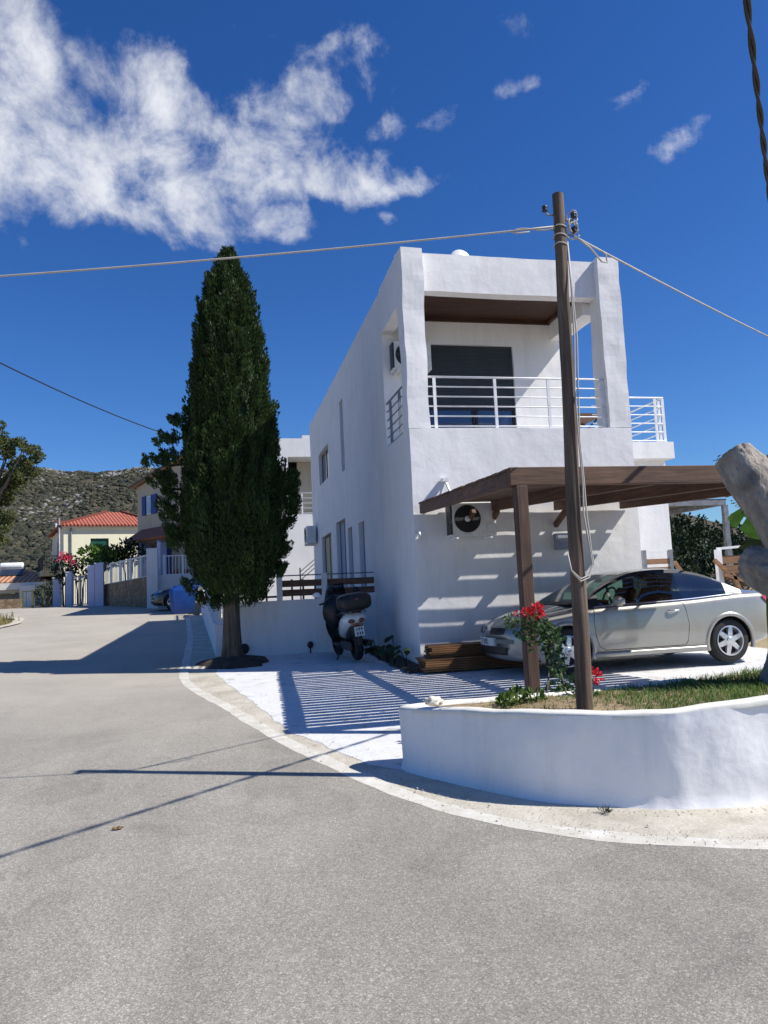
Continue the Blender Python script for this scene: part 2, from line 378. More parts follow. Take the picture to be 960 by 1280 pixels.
# ================================================================== GROUND
def lerp_path(path, y):
    for i in range(len(path)-1):
        (x0, y0), (x1, y1) = path[i], path[i+1]
        lo, hi = min(y0, y1), max(y0, y1)
        if lo <= y <= hi and y1 != y0: return x0+(x1-x0)*(y-y0)/(y1-y0)
    return path[0][0] if (y-path[0][1])*(path[-1][1]-path[0][1]) < 0 else path[-1][0]
def rows(y0, y1, st=.2): n = round((y1-y0)/st); return [y0+i*st for i in range(n+1)]
def sheet(name, mat, ys, xl, xr, dz, nx=6, jit=0, thick=0):
    mb = MB(); R = []
    for y in ys:
        a, b = xl(y), xr(y); z = zg(y)+dz
        if jit:
            a += jit*noise.noise(V((y*1.7, 3.1, 0)))+jit*.8*noise.noise(V((y*5, 9.1, 0)))+jit*.7*noise.noise(V((y*14, 2.1, 0)))
        R.append([(a+(b-a)*k/nx, y, z) for k in range(nx+1)])
    if thick: R = [[(r[0][0]-.012, r[0][1], r[0][2]-thick)]+r for r in R]
    mb.grid(R)
    o = mb.build(name, mat); o['kind'] = 'structure'; return o
# one earth sheet to the horizon
mb = MB(); ysg = [-400, -120, -40, -12]+rows(-6, 60, .2)+[70, 90, 130, 200, 320, 500, 900]
xs = [-900, -400, -160, -70, -30, -18, -9, -4, 0, 4, 9, 18, 30, 70, 160, 400, 900]
mb.grid([[(x, y, zg(y) - (max(0, x-10)*.05 if x < 40 else 1.5)*(1 if y > 8 else 0)) for x in xs] for y in ysg])
tag(mb.build('ground', M['ground']), kind='structure')
LINE = [(-1.6, 43), (-1.18, 28.5), (-.75, 19.4), (-.62, 13.0), (-.60, 12.3), (-.33, 10.84), (.03, 9.48), (.36, 8.04), (.68, 6.84), (1.03, 5.82), (1.22, 5.24), (1.36, 4.92), (1.72, 4.42), (2.2, 4.04), (2.85, 3.70), (4.2, 3.42), (9, 3.1)]
def xline(y): return lerp_path(LINE, y) if y > 3.1 else 30
LEFT = [(-30, -6), (-30, 8), (-18, 14), (-9, 20), (-7.7, 26), (-7.35, 30), (-8.2, 33.5), (-11, 35.5), (-18, 38), (-18, 44)]
def xleft(y): return lerp_path(LEFT, y)
sheet('concrete_kerb_strip', M['kerb'], rows(2.6, 30), lambda y: (xline(y)-.25 if y > 3.15 else 8.5), lambda y: 9 if y < 13.4 else (1.5 if y < 15 else .3), .004, 10)
sheet('road', M['asphalt'], rows(-6, 44.4), xleft, lambda y: xline(y)-.02 if y < 42 else 3, .010, 10)
sheet('side_road', M['asphalt'], rows(44.4, 47), lambda y: -30, lambda y: -4, .010, 4)
# painted edge line, a ribbon along LINE
def ribbon(name, path, w, dz, mat, jit=.02):
    mb = MB(); R = []
    dense = []
    for i in range(len(path)-1):
        (x0, y0), (x1, y1) = path[i], path[i+1]
        n = max(2, int(sqrt((x1-x0)**2+(y1-y0)**2)/.15))
        dense += [(x0+(x1-x0)*k/n, y0+(y1-y0)*k/n) for k in range(n)]
    dense.append(path[-1])
    sm = []
    for i in range(len(dense)):
        a = max(0, i-4); b = min(len(dense), i+5); sm.append((sum(p[0] for p in dense[a:b])/(b-a), sum(p[1] for p in dense[a:b])/(b-a)))
    for i, (x, y) in enumerate(sm):
        p, q = sm[max(0, i-1)], sm[min(len(sm)-1, i+1)]
        d = V((q[0]-p[0], q[1]-p[1], 0)).normalized(); s = V((-d.y, d.x, 0))
        ww = w*(1+.25*noise.noise(V((x*3, y*3, 0)))); row = []
        for k in (-1, -.33, .33, 1):
            q2 = V((x, y, 0))+s*(ww/2*k+jit*noise.noise(V((x*5, y*5, k*4)))); row.append((q2.x, q2.y, zg(q2.y)+dz))
        R.append(row)
    mb.grid(R); return tag(mb.build(name, mat), kind='structure')
ribbon('edge_line', LINE[1:], .15, .0113, M['line'])
ribbon('left_kerb', [(-7.0, 20), (-7.5, 25.5), (-7.2, 29.5), (-7.9, 33), (-10.5, 35.2)], .35, .05, M['kerb'])
# whitewashed driveway
APR = [(-.12, 15.0), (-.10, 12.83), (-.02, 12.22), (.16, 10.9), (.36, 9.64), (.63, 7.69), (.88, 7.03), (1.16, 6.19), (1.45, 5.78), (1.95, 5.2), (2.3, 4.9)]
sheet('driveway', M['drive'], rows(5.0, 15.0, .1), lambda y: lerp_path(APR, y), lambda y: 8.9, .0066, 24, .045, 0)
# dry sandy drift along the foot of the planter
PL = [(1.36, 5.97), (1.50, 5.68), (1.69, 5.39), (1.85, 5.14), (2.01, 4.92), (2.18, 4.76), (2.39, 4.63), (2.6, 4.52), (2.83, 4.43), (3.18, 4.36), (3.6, 4.32), (4.3, 4.28), (5.2, 4.28), (6.2, 4.3)]
PZ = [.66, .685, .705, .72, .73, .732, .735, .738, .745, .77, .80, .82, .83, .83]
BACK = [(1.36, 5.97), (1.42, 6.08), (1.55, 6.13), (1.75, 6.12), (2.05, 6.08), (2.3, 6.05), (2.6, 6.02), (3.0, 6.0), (3.4, 6.02), (3.8, 6.05), (4.3, 6.08), (5.0, 6.08), (5.6, 6.08), (6.2, 6.08)]

# ================================================================== PLANTER WALL
def planter():
    root = thing('planter_wall', (2.5, 5.3, .1), 'low rounded whitewashed retaining wall around the planting bed at the corner', 'retaining wall')
    def nrm(path, i):
        a = V((*path[max(0, i-1)], 0)); b = V((*path[min(len(path)-1, i+1)], 0)); d = (b-a).normalized(); return V((d.y, -d.x, 0))
    def dens(path, n=8):
        out = []
        for i in range(len(path)-1):
            for k in range(n): t = k/n; out.append(tuple(path[i][j]*(1-t)+path[i+1][j]*t for j in range(len(path[i]))))
        out.append(path[-1]); return out
    F3 = dens([(*p, z) for p, z in zip(PL, PZ)]); B3 = dens([(*p, z) for p, z in zip(BACK, [.66, .66, .66, .665, .67, .675, .68, .68, .69, .70, .71, .72, .72, .72])])
    out = [(V((x, y, 0)), z) for x, y, z in F3]; bk = [(V((x, y, 0)), z) for x, y, z in B3]
    loop = list(reversed(bk))+out[1:]              # from back right, round the nose, to front right
    # smooth
    pts = [p for p, z in loop]; zs = [z for p, z in loop]
    for _ in range(6):
        pts = [pts[0]]+[(pts[i-1]+pts[i]*2+pts[i+1])/4 for i in range(1, len(pts)-1)]+[pts[-1]]
        zs = [zs[0]]+[(zs[i-1]+zs[i]*2+zs[i+1])/4 for i in range(1, len(zs)-1)]+[zs[-1]]
    N = len(pts); ins = []
    for i in range(N):
        d = (pts[min(N-1, i+1)]-pts[max(0, i-1)]).normalized(); ins.append(V((-d.y, d.x, 0)))   # inward
    mb = MB(); R = []; lv = 14
    for i in range(N):
        p, z, n = pts[i], zs[i], ins[i]; base = zg(p.y)-.05; row = []
        for k in range(lv+1):
            t = k/lv; zz = base+(z-.02-base)*t
            flare = .05*max(0, 1-(zz-base)/.14)**2
            d = .022*noise.noise(V((p.x*2.3, p.y*2.3, zz*2.3)))+.007*noise.noise(V((p.x*14, p.y*14, zz*4)))
            q = p-n*(flare+d); row.append((q.x, q.y, zz))
        R.append(row)
    mb.grid(R); mb.build('wall_face', M['planter'], root, True)
    cap = MB(); R = []
    for i in range(N):
        p, z, n = pts[i], zs[i], ins[i]; row = []
        wv = .012*noise.noise(V((p.x*3, p.y*3, 5)))
        for off, dz in ((-.004, -.04), (-.007, -.014), (.004, -.002), (.05, .004), (.10, .0), (.125, -.02), (.13, -.12)):
            o2 = off + .02*noise.noise(V((p.x*5, p.y*5, off*9)))*(1 if off > .08 else .4); q = p+n*o2; row.append((q.x, q.y, z+dz+wv))
        R.append(row)
    cap.grid(R); cap.build('coping', M['rim'], root, True)
    return pts, zs, ins
PP, PPZ, PIN = planter()
def front_y(x): return lerp_path([(y, xx) for xx, y in PL], x) if x > 1.36 else 5.97
def lerpx(path, x):
    for i in range(len(path)-1):
        if path[i][0] <= x <= path[i+1][0]:
            return path[i][1]+(path[i+1][1]-path[i][1])*(x-path[i][0])/(path[i+1][0]-path[i][0])
    return path[-1][1] if x > path[-1][0] else path[0][1]
def soil_z(x, y): return .635+.022*(x-1.4)+.02*noise.noise(V((x*2, y*2, 0)))
mb = MB(); R = []
for i in range(60):
    x = 1.42+i*.08; a = lerpx(PL, x)+.06; b = lerpx(BACK, x)-.05
    R.append([(x, a+(b-a)*k/10, soil_z(x, a+(b-a)*k/10)) for k in range(11)])
mb.grid(R); tag(mb.build('planting_soil', M['soil'], smooth=True), kind='structure')
# grass
mb = MB()
for i in range(22000):
    x = 1.5+random.random()**.8*4.2; a = lerpx(PL, x)+.10; b = lerpx(BACK, x)-.08; y = a+(b-a)*random.random()
    g = noise.noise(V((x*1.6, y*2.2, 7)))+(.55 if x > 2.9 else -.35 if x < 2.2 else -.05)
    if g < random.uniform(-.25, .35): continue
    h = random.uniform(.02, .055)*(1+max(0, x-2.9)*.65); m = 2 if random.random() < (.75 if x < 2.6 else .10) else random.randrange(2)
    c = V((x, y, soil_z(x, y)-.005)); t = V((random.uniform(-1, 1), random.uniform(-1, 1), 1)).normalized()
    s = V((-t.y, t.x, 0)); s = (s if s.length > .01 else V((1, 0, 0))).normalized()*random.uniform(.0018, .0036)
    mid = c+t*h*.6; tip = c+t*h+V((t.x, t.y, -.3))*h*.4
    mb.quad(c-s, c+s, mid+s*.7, mid-s*.7, m); mb.tri(mid-s*.7, mid+s*.7, tip, m)
tag(mb.build('grass', LF['grass'], smooth=False), kind='stuff')

# ================================================================== MAIN HOUSE
def cut(a, b, mx=.22, extra=()):
    k = sorted(set([a, b]+[e for e in extra if a < e < b])); out = []
    for i in range(len(k)-1):
        n = max(1, math.ceil((k[i+1]-k[i])/mx)); out += [k[i]+(k[i+1]-k[i])*j/n for j in range(n)]
    return out+[k[-1]]
def panel(mb, o, u, v, W, H, holes=(), inward=None, depth=.15, mx=.22, m=0):
    o, u, v = V(o), V(u), V(v)
    us = cut(0, W, mx, [h[0] for h in holes]+[h[1] for h in holes]); vs = cut(0, H, mx, [h[2] for h in holes]+[h[3] for h in holes])
    for i in range(len(us)-1):
        for j in range(len(vs)-1):
            cu, cv = (us[i]+us[i+1])/2, (vs[j]+vs[j+1])/2
            if any(h[0] < cu < h[1] and h[2] < cv < h[3] for h in holes): continue
            mb.quad(o+u*us[i]+v*vs[j], o+u*us[i+1]+v*vs[j], o+u*us[i+1]+v*vs[j+1], o+u*us[i]+v*vs[j+1], m)
    for h in holes:
        d = V(inward)*depth
        for (a, b, c, e) in ((h[0], h[2], h[1], h[2]), (h[1], h[2], h[1], h[3]), (h[1], h[3], h[0], h[3]), (h[0], h[3], h[0], h[2])):
            p, q = o+u*a+v*b, o+u*c+v*e; mb.quad(p, q, q+d, p+d, m)
def gbox(mb, x0, x1, y0, y1, z0, z1, skip='', mx=.22, m=0):
    X, Y, Z = V((1, 0, 0)), V((0, 1, 0)), V((0, 0, 1)); w, d, h = x1-x0, y1-y0, z1-z0
    if 'f' not in skip: panel(mb, (x0, y0, z0), X, Z, w, h, mx=mx, m=m)
    if 'b' not in skip: panel(mb, (x1, y1, z0), -X, Z, w, h, mx=mx, m=m)
    if 'l' not in skip: panel(mb, (x0, y1, z0), -Y, Z, d, h, mx=mx, m=m)
    if 'r' not in skip: panel(mb, (x1, y0, z0), Y, Z, d, h, mx=mx, m=m)
    if 't' not in skip: panel(mb, (x0, y0, z1), X, Y, w, d, mx=mx, m=m)
    if 'd' not in skip: panel(mb, (x0, y1, z0), X, -Y, w, d, mx=mx, m=m)
H = thing('white_house', (5, 12, .3), 'white two-storey flat-roofed house with a square framed balcony and long shaded side wall', 'house')
XL, XR, Y0, YB, YE, ZF, ZT = 3.04, 7.0, 11.6, 13.4, 25.0, 4.18, 7.24
mb = MB()
gbox(mb, XL, XR, Y0, YB, -.2, ZF, 'db')                                   # ground-floor block under the balcony
X, Yv, Z = V((1, 0, 0)), V((0, 1, 0)), V((0, 0, 1))
zb = .1
holes = [(a, b, c-zb, d-zb) for a, b, c, d in (                            # u = YE - y
    (YE-18.6, YE-18.14, 4.58, 6.38), (YE-22.95, YE-20.95, 4.85, 5.80), (YE-22.9, YE-20.9, .9, 3.26),
    (YE-19.9, YE-18.45, .8, 3.42), (YE-18.1, YE-17.5, .8, 3.11), (YE-16.6, YE-15.95, .8, 3.1))]
panel(mb, (XL+.025, YE, zb), -Yv, Z, YE-YB, ZT-.02-zb, holes, X, .14)      # shaded side wall
XB = 6.66
panel(mb, (XB, YB, zb), Yv, Z, YE-YB, ZT-.02-zb)                           # right flank
panel(mb, (XB, YE, zb), -X, Z, XB-XL-.025, ZT-.02-zb)
panel(mb, (XL+.025, YB, ZF), X, Z, XB-XL-.025, ZT-.02-ZF, [(3.90-XL-.025, 5.66-XL-.025, 0.0, 2.02)], Yv, .10)
panel(mb, (XL+.025, YB, ZT-.02), X, Yv, XB-XL-.025, YE-YB, mx=1)
gbox(mb, XB+.002, 8.58, 13.1, 20, .1, 3.86, 'l')                           # ground-floor wing with terrace
gbox(mb, XR+.002, 8.62, 12.82, 20.2, 3.86, ZF, '')                         # terrace slab
mb.build('wall', M['wall'], H, False, wobble=.012)
def part(name, boxes, mat, parent, wob=.014, mx=.18, smooth=False, **k):
    mb = MB()
    for b in boxes: gbox(mb, *b, mx=mx)
    return mb.build(name, mat, parent, smooth, wobble=wob, **k)
for bx in ((3.04, 3.40, 11.6, 11.98, ZF, ZT), (6.61, 7.0, 11.6, 12.02, ZF, ZT)): part('pillar', [bx], M['wall'], H, .032, .10, weld=True)
part('parapet_beam', [(3.40, 6.61, 11.76, 11.98, 6.555, ZT-.02)], M['wall'], H)
part('side_beam', [(3.043, 3.27, 11.98, YB, 6.36, ZT-.01)], M['wall'], H)
part('side_beam', [(6.47, 6.80, 12.02, YB, 6.34, 7.0)], M['wall'], H)
part('roof_slab', [(3.27, 6.47, 11.98, YB, 6.80, 7.0)], M['wall'], H)
# boarded balcony ceiling with dark edge battens
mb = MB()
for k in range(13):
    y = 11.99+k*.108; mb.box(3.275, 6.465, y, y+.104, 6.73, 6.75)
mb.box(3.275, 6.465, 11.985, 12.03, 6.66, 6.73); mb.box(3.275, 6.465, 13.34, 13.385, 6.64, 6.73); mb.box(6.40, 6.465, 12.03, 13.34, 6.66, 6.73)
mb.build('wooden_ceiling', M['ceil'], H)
# balcony door: roller shutter above, glass below
mb = MB()
for k in range(22): mb.box(3.905, 5.655, YB+.03, YB+.05, 5.02+k*.0535, 5.02+k*.0535+.049)
mb.box(3.905, 5.655, YB+.02, YB+.06, 4.985, 5.018)
d = mb.build('roller_shutter', M['shutter'], H)
mb = MB(); mb.box(3.905, 5.655, YB+.06, YB+.085, ZF+.01, 5.0); mb.build('door_glass', M['balc_glass'], H)
mb = MB()
for x in (3.905, 4.78, 4.84, 5.60): mb.box(x, x+.05, YB+.035, YB+.09, ZF, 5.0)
mb.box(3.955, 5.60, YB+.036, YB+.088, 4.93, 4.98); mb.build('door_frame', M['black'], H)
# side-wall windows and blank recesses
def sidewin(y0, y1, z0, z1, pane, frame, tilt=None):
    mb = MB(); x = XL+.025+.09; t = .05
    mb.box(x, x+.05, y0, y0+t, z0, z1); mb.box(x, x+.05, y1-t, y1, z0, z1); mb.box(x, x+.05, y0+t, y1-t, z1-t, z1); mb.box(x, x+.05, y0+t, y1-t, z0, z0+t)
    if y1-y0 > 1.2: mb.box(x+.001, x+.051, (y0+y1)/2-.03, (y0+y1)/2+.03, z0+t, z1-t)
    w = mb.build('window', frame, H)
    mb = MB(); mb.box(x+.02, x+.03, y0, y1, z0, z1); mb.build('pane', pane, w)
M['niche'] = plain('niche_shade_grey', (.33, .37, .46), .7)  # blue-grey backing: the shade of the recesses is put into its colour
sidewin(18.14, 18.6, 4.58, 6.38, M['niche'], M['grey_metal'])
sidewin(20.95, 22.95, 4.85, 5.80, M['pane'], M['grey_metal'])
sidewin(20.9, 22.9, .9, 3.26, M['curtain'], M['shutter'])
sidewin(18.45, 19.9, .8, 3.42, M['niche'], M['grey_metal'])
sidewin(17.5, 18.1, .8, 3.11, M['niche'], M['grey_metal'])
sidewin(15.95, 16.6, .8, 3.1, M['niche'], M['niche'])
# railings
def railing(name, a, b, z0, z1, nbar, posts, mat, parent, r=.012, pr=.024):
    a, b = V(a), V(b); mb = MB()
    for k in range(nbar):
        z = z1-(z1-z0-.05)*k/(nbar-1) if nbar > 1 else z1
        mb.cyl((a.x, a.y, z), (b.x, b.y, z), r*(1.5 if k == 0 else 1), n=8)
    o = mb.build(name, mat, parent, True)
    for t in posts:
        q = a.lerp(b, t); mb = MB(); mb.box(q.x-pr, q.x+pr, q.y-.012, q.y+.012, z0-.02, z1-.018)
        mb.build('rail_post', mat, o)
    return o
railing('balcony_railing', (3.40, 11.70, 0), (6.61, 11.70, 0), ZF, 5.06, 6, (.04, .37, .67, .985), M['white_metal'], H)
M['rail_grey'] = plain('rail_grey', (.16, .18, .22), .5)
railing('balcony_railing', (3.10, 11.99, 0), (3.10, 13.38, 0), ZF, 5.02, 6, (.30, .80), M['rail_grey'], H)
railing('terrace_railing', (7.02, 12.95, 0), (8.55, 12.95, 0), ZF, 5.08, 6, (.35, .88, .99), M['white_metal'], H)
railing('terrace_railing', (8.55, 12.98, 0), (8.55, 19.5, 0), ZF, 5.08, 6, (.02, .2, .4, .6, .8), M['white_metal'], H)
# table on the terrace seen through the balcony
t = thing('terrace_table', (7.3, 14.2, ZF), 'brown slatted wooden table with thin black crossed legs on the upper terrace', 'table')
mb = MB()
for k in range(7): mb.box(6.75, 7.75, 13.75+k*.13, 13.75+k*.13+.12, 4.93, 4.965)
mb.box(6.78, 7.72, 13.76, 13.80, 4.88, 4.93); mb.box(6.78, 7.72, 14.58, 14.62, 4.88, 4.93)
mb.build('tabletop', M['wood_x'], t)
for y in (13.85, 14.53):
    mb = MB(); mb.beam((6.85, y, ZF), (7.65, y, 4.9), .03, .03); mb.beam((7.65, y+.04, ZF), (6.85, y+.04, 4.9), .03, .03); mb.build('leg', M['black'], t)
# solar boiler on the roof
t = thing('roof_water_tank', P(575, 312, 13.6), 'small white cylindrical water tank just showing above the roof edge', 'water tank')
c = P(576, 323, 13.6)
mb = MB(); mb.lathe([(0, -.55), (.19, -.54), (.23, -.5), (.24, 0), (.23, .5), (.19, .54), (0, .55)], (c.x+.02, c.y+.6, c.z), 'y', 20); mb.build('tank', M['white_metal'], t, True)
for s in (-.35, .35):
    mb = MB(); mb.beam((c.x+.02, c.y+.6+s, ZT-.03), (c.x+.02, c.y+.6+s, c.z-.1), .3, .05); mb.build('stand', M['grey_metal'], t)

# ---- air conditioners
def aircon(loc, rz, label, w=.76, h=.54, d=.28):
    root = thing('air_conditioner', loc, label, 'air conditioner', 'air conditioner units on the white house walls', rz)
    mb = MB(); mb.box(-w/2, w/2, -d, 0, 0, h); mb.build('casing', M['ac'], root, local=True, bevel=.015, weld=True)
    mb = MB(); cx, cz, r = -.10*w/.76, h*.51, h*.40
    mb.lathe([(0, -d+.012), (r, -d+.012), (r, -d-.004), (r*.0, -d-.004)], (cx, 0, cz), 'y', 28); mb.build('fan_recess', M['black'], root, True, True, auto=30)
    mb = MB()
    for k in range(1, 9): mb.lathe([(r*k/8-.004, -d-.008), (r*k/8, -d-.014), (r*k/8+.004, -d-.008)], (cx, 0, cz), 'y', 28)
    for k in range(12):
        a = pi*2*k/12; mb.beam((cx+.05*cos(a), -d-.012, cz+.05*sin(a)), (cx+r*cos(a), -d-.012, cz+r*sin(a)), .005, .006, up=(0, 1, 0))
    mb.box(cx-r, cx+r, -d-.016, -d-.01, cz-.03, cz+.03); g = mb.build('fan_grille', M['shutter'], root, False, True)
    mb = MB(); mb.lathe([(0, -d-.03), (.045, -d-.028), (.05, -d-.012)], (cx, 0, cz), 'y', 16); mb.build('fan_hub', M['ac'], root, True, True)
    mb = MB(); mb.box(-w/2-.002, -w/2+.03, -d-.002, -.06, .03, h-.03); mb.build('side_grille', M['shutter'], root, local=True)
    for s in (-.28, .28): mb = MB(); mb.box(s-.02, s+.02, -d-.02, .06, -.04, -.003); mb.box(s-.02, s+.02, .05, .07, -.25, -.04); mb.build('bracket', M['white_metal'], root, local=True)
    mb = MB(); mb.box(w/2-.16, w/2-.02, -d-.03, -d-.004, .04, .20); mb.build('valve_cover', M['ac'], root, local=True)
    return root
aircon((3.93, 11.56, 2.37), 0, 'outdoor air conditioner unit under the pergola on the sunlit front wall')
aircon((3.55, 13.36, 5.60), 0, 'outdoor air conditioner unit high inside the balcony behind its left pillar', .74)
aircon((3.0, 24.2, 3.15), -pi/2, 'outdoor air conditioner unit sticking out near the far end of the shaded side wall', .8, .56)
t = thing('wall_lamp_bracket', (3.62, 11.5, 3.1), 'white triangular bracket fixed to the front wall just above the pergola', 'bracket')
p0, p1, p2 = P(556, 600, 11.50), P(549, 622, 11.54), P(566, 622, 11.30)
mb = MB(); mb.beam(p0, p1, .03, .03); mb.beam(p0, p2, .03, .03); mb.box(p0.x-.05, p0.x+.05, p0.y-.05, p0.y+.08, p0.z-.03, p0.z+.03); mb.build('bracket_arm', M['white_metal'], t)
t = thing('meter_box', (5.62, 11.56, 2.2), 'small grey-blue meter box on the shaded front wall beside the pole', 'meter box')
q = P(701, 676, 11.58)
mb = MB(); mb.box(q.x-.12, q.x+.12, 11.5, 11.6, q.z-.15, q.z+.12); mb.build('box_body', plain('meter_grey', (.25, .28, .36), .5), t, bevel=.008, weld=True)
mb = MB(); mb.box(q.x-.09, q.x+.09, 11.494, 11.502, q.z-.02, q.z+.09); mb.build('box_door', plain('meter_door', (.33, .36, .42), .5), t)
t = thing('pipe_stub', (3.1, 11.55, 2.2), 'small white pipe stub poking out of the wall corner', 'pipe')
q = P(522, 667, 11.58); mb = MB(); mb.cyl((q.x, 11.62, q.z), (q.x, 11.48, q.z), .025); mb.cyl((q.x, 11.47, q.z+.02), (q.x, 11.47, q.z-.08), .022); mb.build('stub', M['white_metal'], t, True)

# ================================================================== PERGOLA
PG = thing('pergola', (4.8, 9, .3), 'brown timber carport pergola with a slatted roof in front of the house', 'pergola')
YF, YK = 6.75, 11.53
def gx0(y): return 2.74+(y-YF)*.082
XRr = 6.66
def zr(y): return 2.70+(y-YF)*.052          # top of rafters
for name, xs0 in (('rafter', 'l'), ('rafter', 4.28), ('rafter', 5.46), ('rafter', XRr)):
    mb = MB()
    a = gx0(YF)+.03 if xs0 == 'l' else xs0; b = gx0(YK)+.03 if xs0 == 'l' else xs0
    mb.beam((a, YF+.05, zr(YF)-.10), (b, YK, zr(YK)-.10), .075, .155); mb.build('rafter', M['wood_y'], PG, bevel=.006, weld=True)
mb = MB(); mb.box(gx0(YF)-.01, 7.86, YF-.04, YF+.045, zr(YF)-.17, zr(YF)+.008); mb.build('front_beam', M['wood_x'], PG, bevel=.006, weld=True)
mb = MB(); sl_ = [(11.53, 11.416), (11.391, 11.293), (11.265, 11.175), (11.150, 11.060), (10.994, 10.918), (10.900, 10.800), (10.742, 10.63)]
y = 10.612
while y > YF+.14:
    w = .128+random.uniform(-.008, .008); sl_.append((y, y-w)); y -= w+random.choice((.034, .040, .044, .050))
for a, b in sl_:
    yc = (a+b)/2; za = zr(yc)-.012; mb.beam((gx0(yc)-.02+random.uniform(-.01, .01), yc, za), (6.93+(11.5-yc)*.2, yc, za+random.uniform(-.003, .003)), a-b, .022)
mb.build('roof_slats', M['wood_x'], PG)
def post(x, y, z0, z1, w=.115):
    mb = MB(); mb.box(x-w/2, x+w/2, y-w/2, y+w/2, z0, z1); return mb.build('post', M['wood_z'], PG, bevel=.007, weld=True)
post(gx0(YF)+.10, YF+.005, zg(YF)+.02, zr(YF)-.172)
post(XRr, YF, zg(YF)+.02, zr(YF)-.172)
for x in (gx0(YK)+.75, 4.28, 5.46):
    mb = MB(); mb.beam((x, 11.58, zr(YK)-.42), (x, 11.1, zr(YK)-.19), .06, .09); mb.build('brace', M['wood_y'], PG)

# ================================================================== WOOD STACK
def planks(z0, x0, x1, y0, y1, nl, th, label, grp):
    proto = None; z = z0
    for k in range(nl):
        ny = 2
        for j in range(ny):
            w = (y1-y0)/ny-.012
            if proto is None:
                mb = MB(); mb.box(0, x1-x0, -w/2, w/2, 0, th-.006)
                proto = mb.build('wooden_plank', M['plank'], bevel=.003, weld=True); tag(proto, label, 'plank', grp); o = proto
            else: o = copy_tree(proto)
            o.location = (x0+random.uniform(-.03, .03), y0+(j+.5)*(y1-y0)/ny, z); o.rotation_euler = (0, 0, random.uniform(-.01, .01))
        z += th
    return z
zz = zg(11.2)+.032
zz = planks(zz, 2.93, 4.7, 10.98, 11.45, 6, .033, 'orange-brown plank in the longer lower tier of the pile against the wall', 'planks of the lower tier')
planks(zz, 3.06, 4.6, 11.08, 11.48, 6, .03, 'orange-brown plank in the shorter upper tier of the pile against the wall', 'planks of the upper tier')

# ================================================================== CAR (u: 0 nose .. 4.36 tail, y: -near side, z up)
def cr(xs, ys, x):
    if x <= xs[0]: return ys[0]
    if x >= xs[-1]: return ys[-1]
    for i in range(len(xs)-1):
        if x <= xs[i+1]:
            x0, x1 = xs[i], xs[i+1]; t = (x-x0)/(x1-x0)
            def sl(k):
                if k == 0: return (ys[1]-ys[0])/(xs[1]-xs[0])
                if k == len(xs)-1: return (ys[-1]-ys[-2])/(xs[-1]-xs[-2])
                a = (ys[k]-ys[k-1])/(xs[k]-xs[k-1]); b = (ys[k+1]-ys[k])/(xs[k+1]-xs[k])
                return 0 if a*b <= 0 else 2*a*b/(a+b)
            m0, m1 = sl(i)*(x1-x0), sl(i+1)*(x1-x0)
            return (2*t**3-3*t*t+1)*ys[i]+(t**3-2*t*t+t)*m0+(-2*t**3+3*t*t)*ys[i+1]+(t**3-t*t)*m1
US = [0, .05, .16, .40, .87, 1.15, 1.6, 2.2, 2.8, 3.3, 3.7, 4.0, 4.2, 4.31, 4.36]
WS = [.56, .68, .78, .845, .875, .883, .887, .888, .888, .886, .88, .862, .83, .775, .70]
ZB = [.30, .22, .19, .18, .18, .18, .18, .18, .18, .19, .22, .26, .30, .36, .42]
ZS = [.52, .60, .675, .755, .83, .875, .90, .915, .935, .965, .985, .985, .965, .90, .78]
ZTp = [.56, .655, .735, .825, .905, .955, .93, .945, .965, 1.0, 1.035, 1.04, 1.01, .94, .81]
def bodyring(u):
    w, zb_, zs, zt = (cr(US, q, u) for q in (WS, ZB, ZS, ZTp))
    h = zs-zb_
    half = [(0, zb_), (w-.22, zb_), (w-.07, zb_+.02), (w-.022, zb_+.10), (w-.012, zb_+h*.25), (w, zb_+h*.45), (w-.004, zb_+h*.62), (w-.016, zs-.10), (w-.034, zs-.035), (w-.075, zs), (w-.17, zs+(zt-zs)*.35), (w*.55, zs+(zt-zs)*.78), (w*.25, zs+(zt-zs)*.96), (0, zt)]
    return half
def boolean_cut(o, cutters):
    for k in cutters:
        md = o.modifiers.new('b', 'BOOLEAN'); md.object = k; md.operation = 'DIFFERENCE'; md.solver = 'EXACT'
    bpy.context.view_layer.update()
    dg = bpy.context.evaluated_depsgraph_get()
    me = bpy.data.meshes.new_from_object(o.evaluated_get(dg)); o.modifiers.clear(); old = o.data; o.data = me
    for k in cutters: bpy.data.objects.remove(k)
def side_pt(u, z, s=-1, out=0):       # a point on the body flank at height z
    h = bodyring(u); pts = h[3:10]
    for i in range(len(pts)-1):
        if pts[i][1] <= z <= pts[i+1][1]:
            t = (z-pts[i][1])/(pts[i+1][1]-pts[i][1]); return V((u, s*(pts[i][0]+(pts[i+1][0]-pts[i][0])*t+out), z))
    p = pts[-1] if z > pts[-1][1] else pts[0]; return V((u, s*(p[0]+out), z))
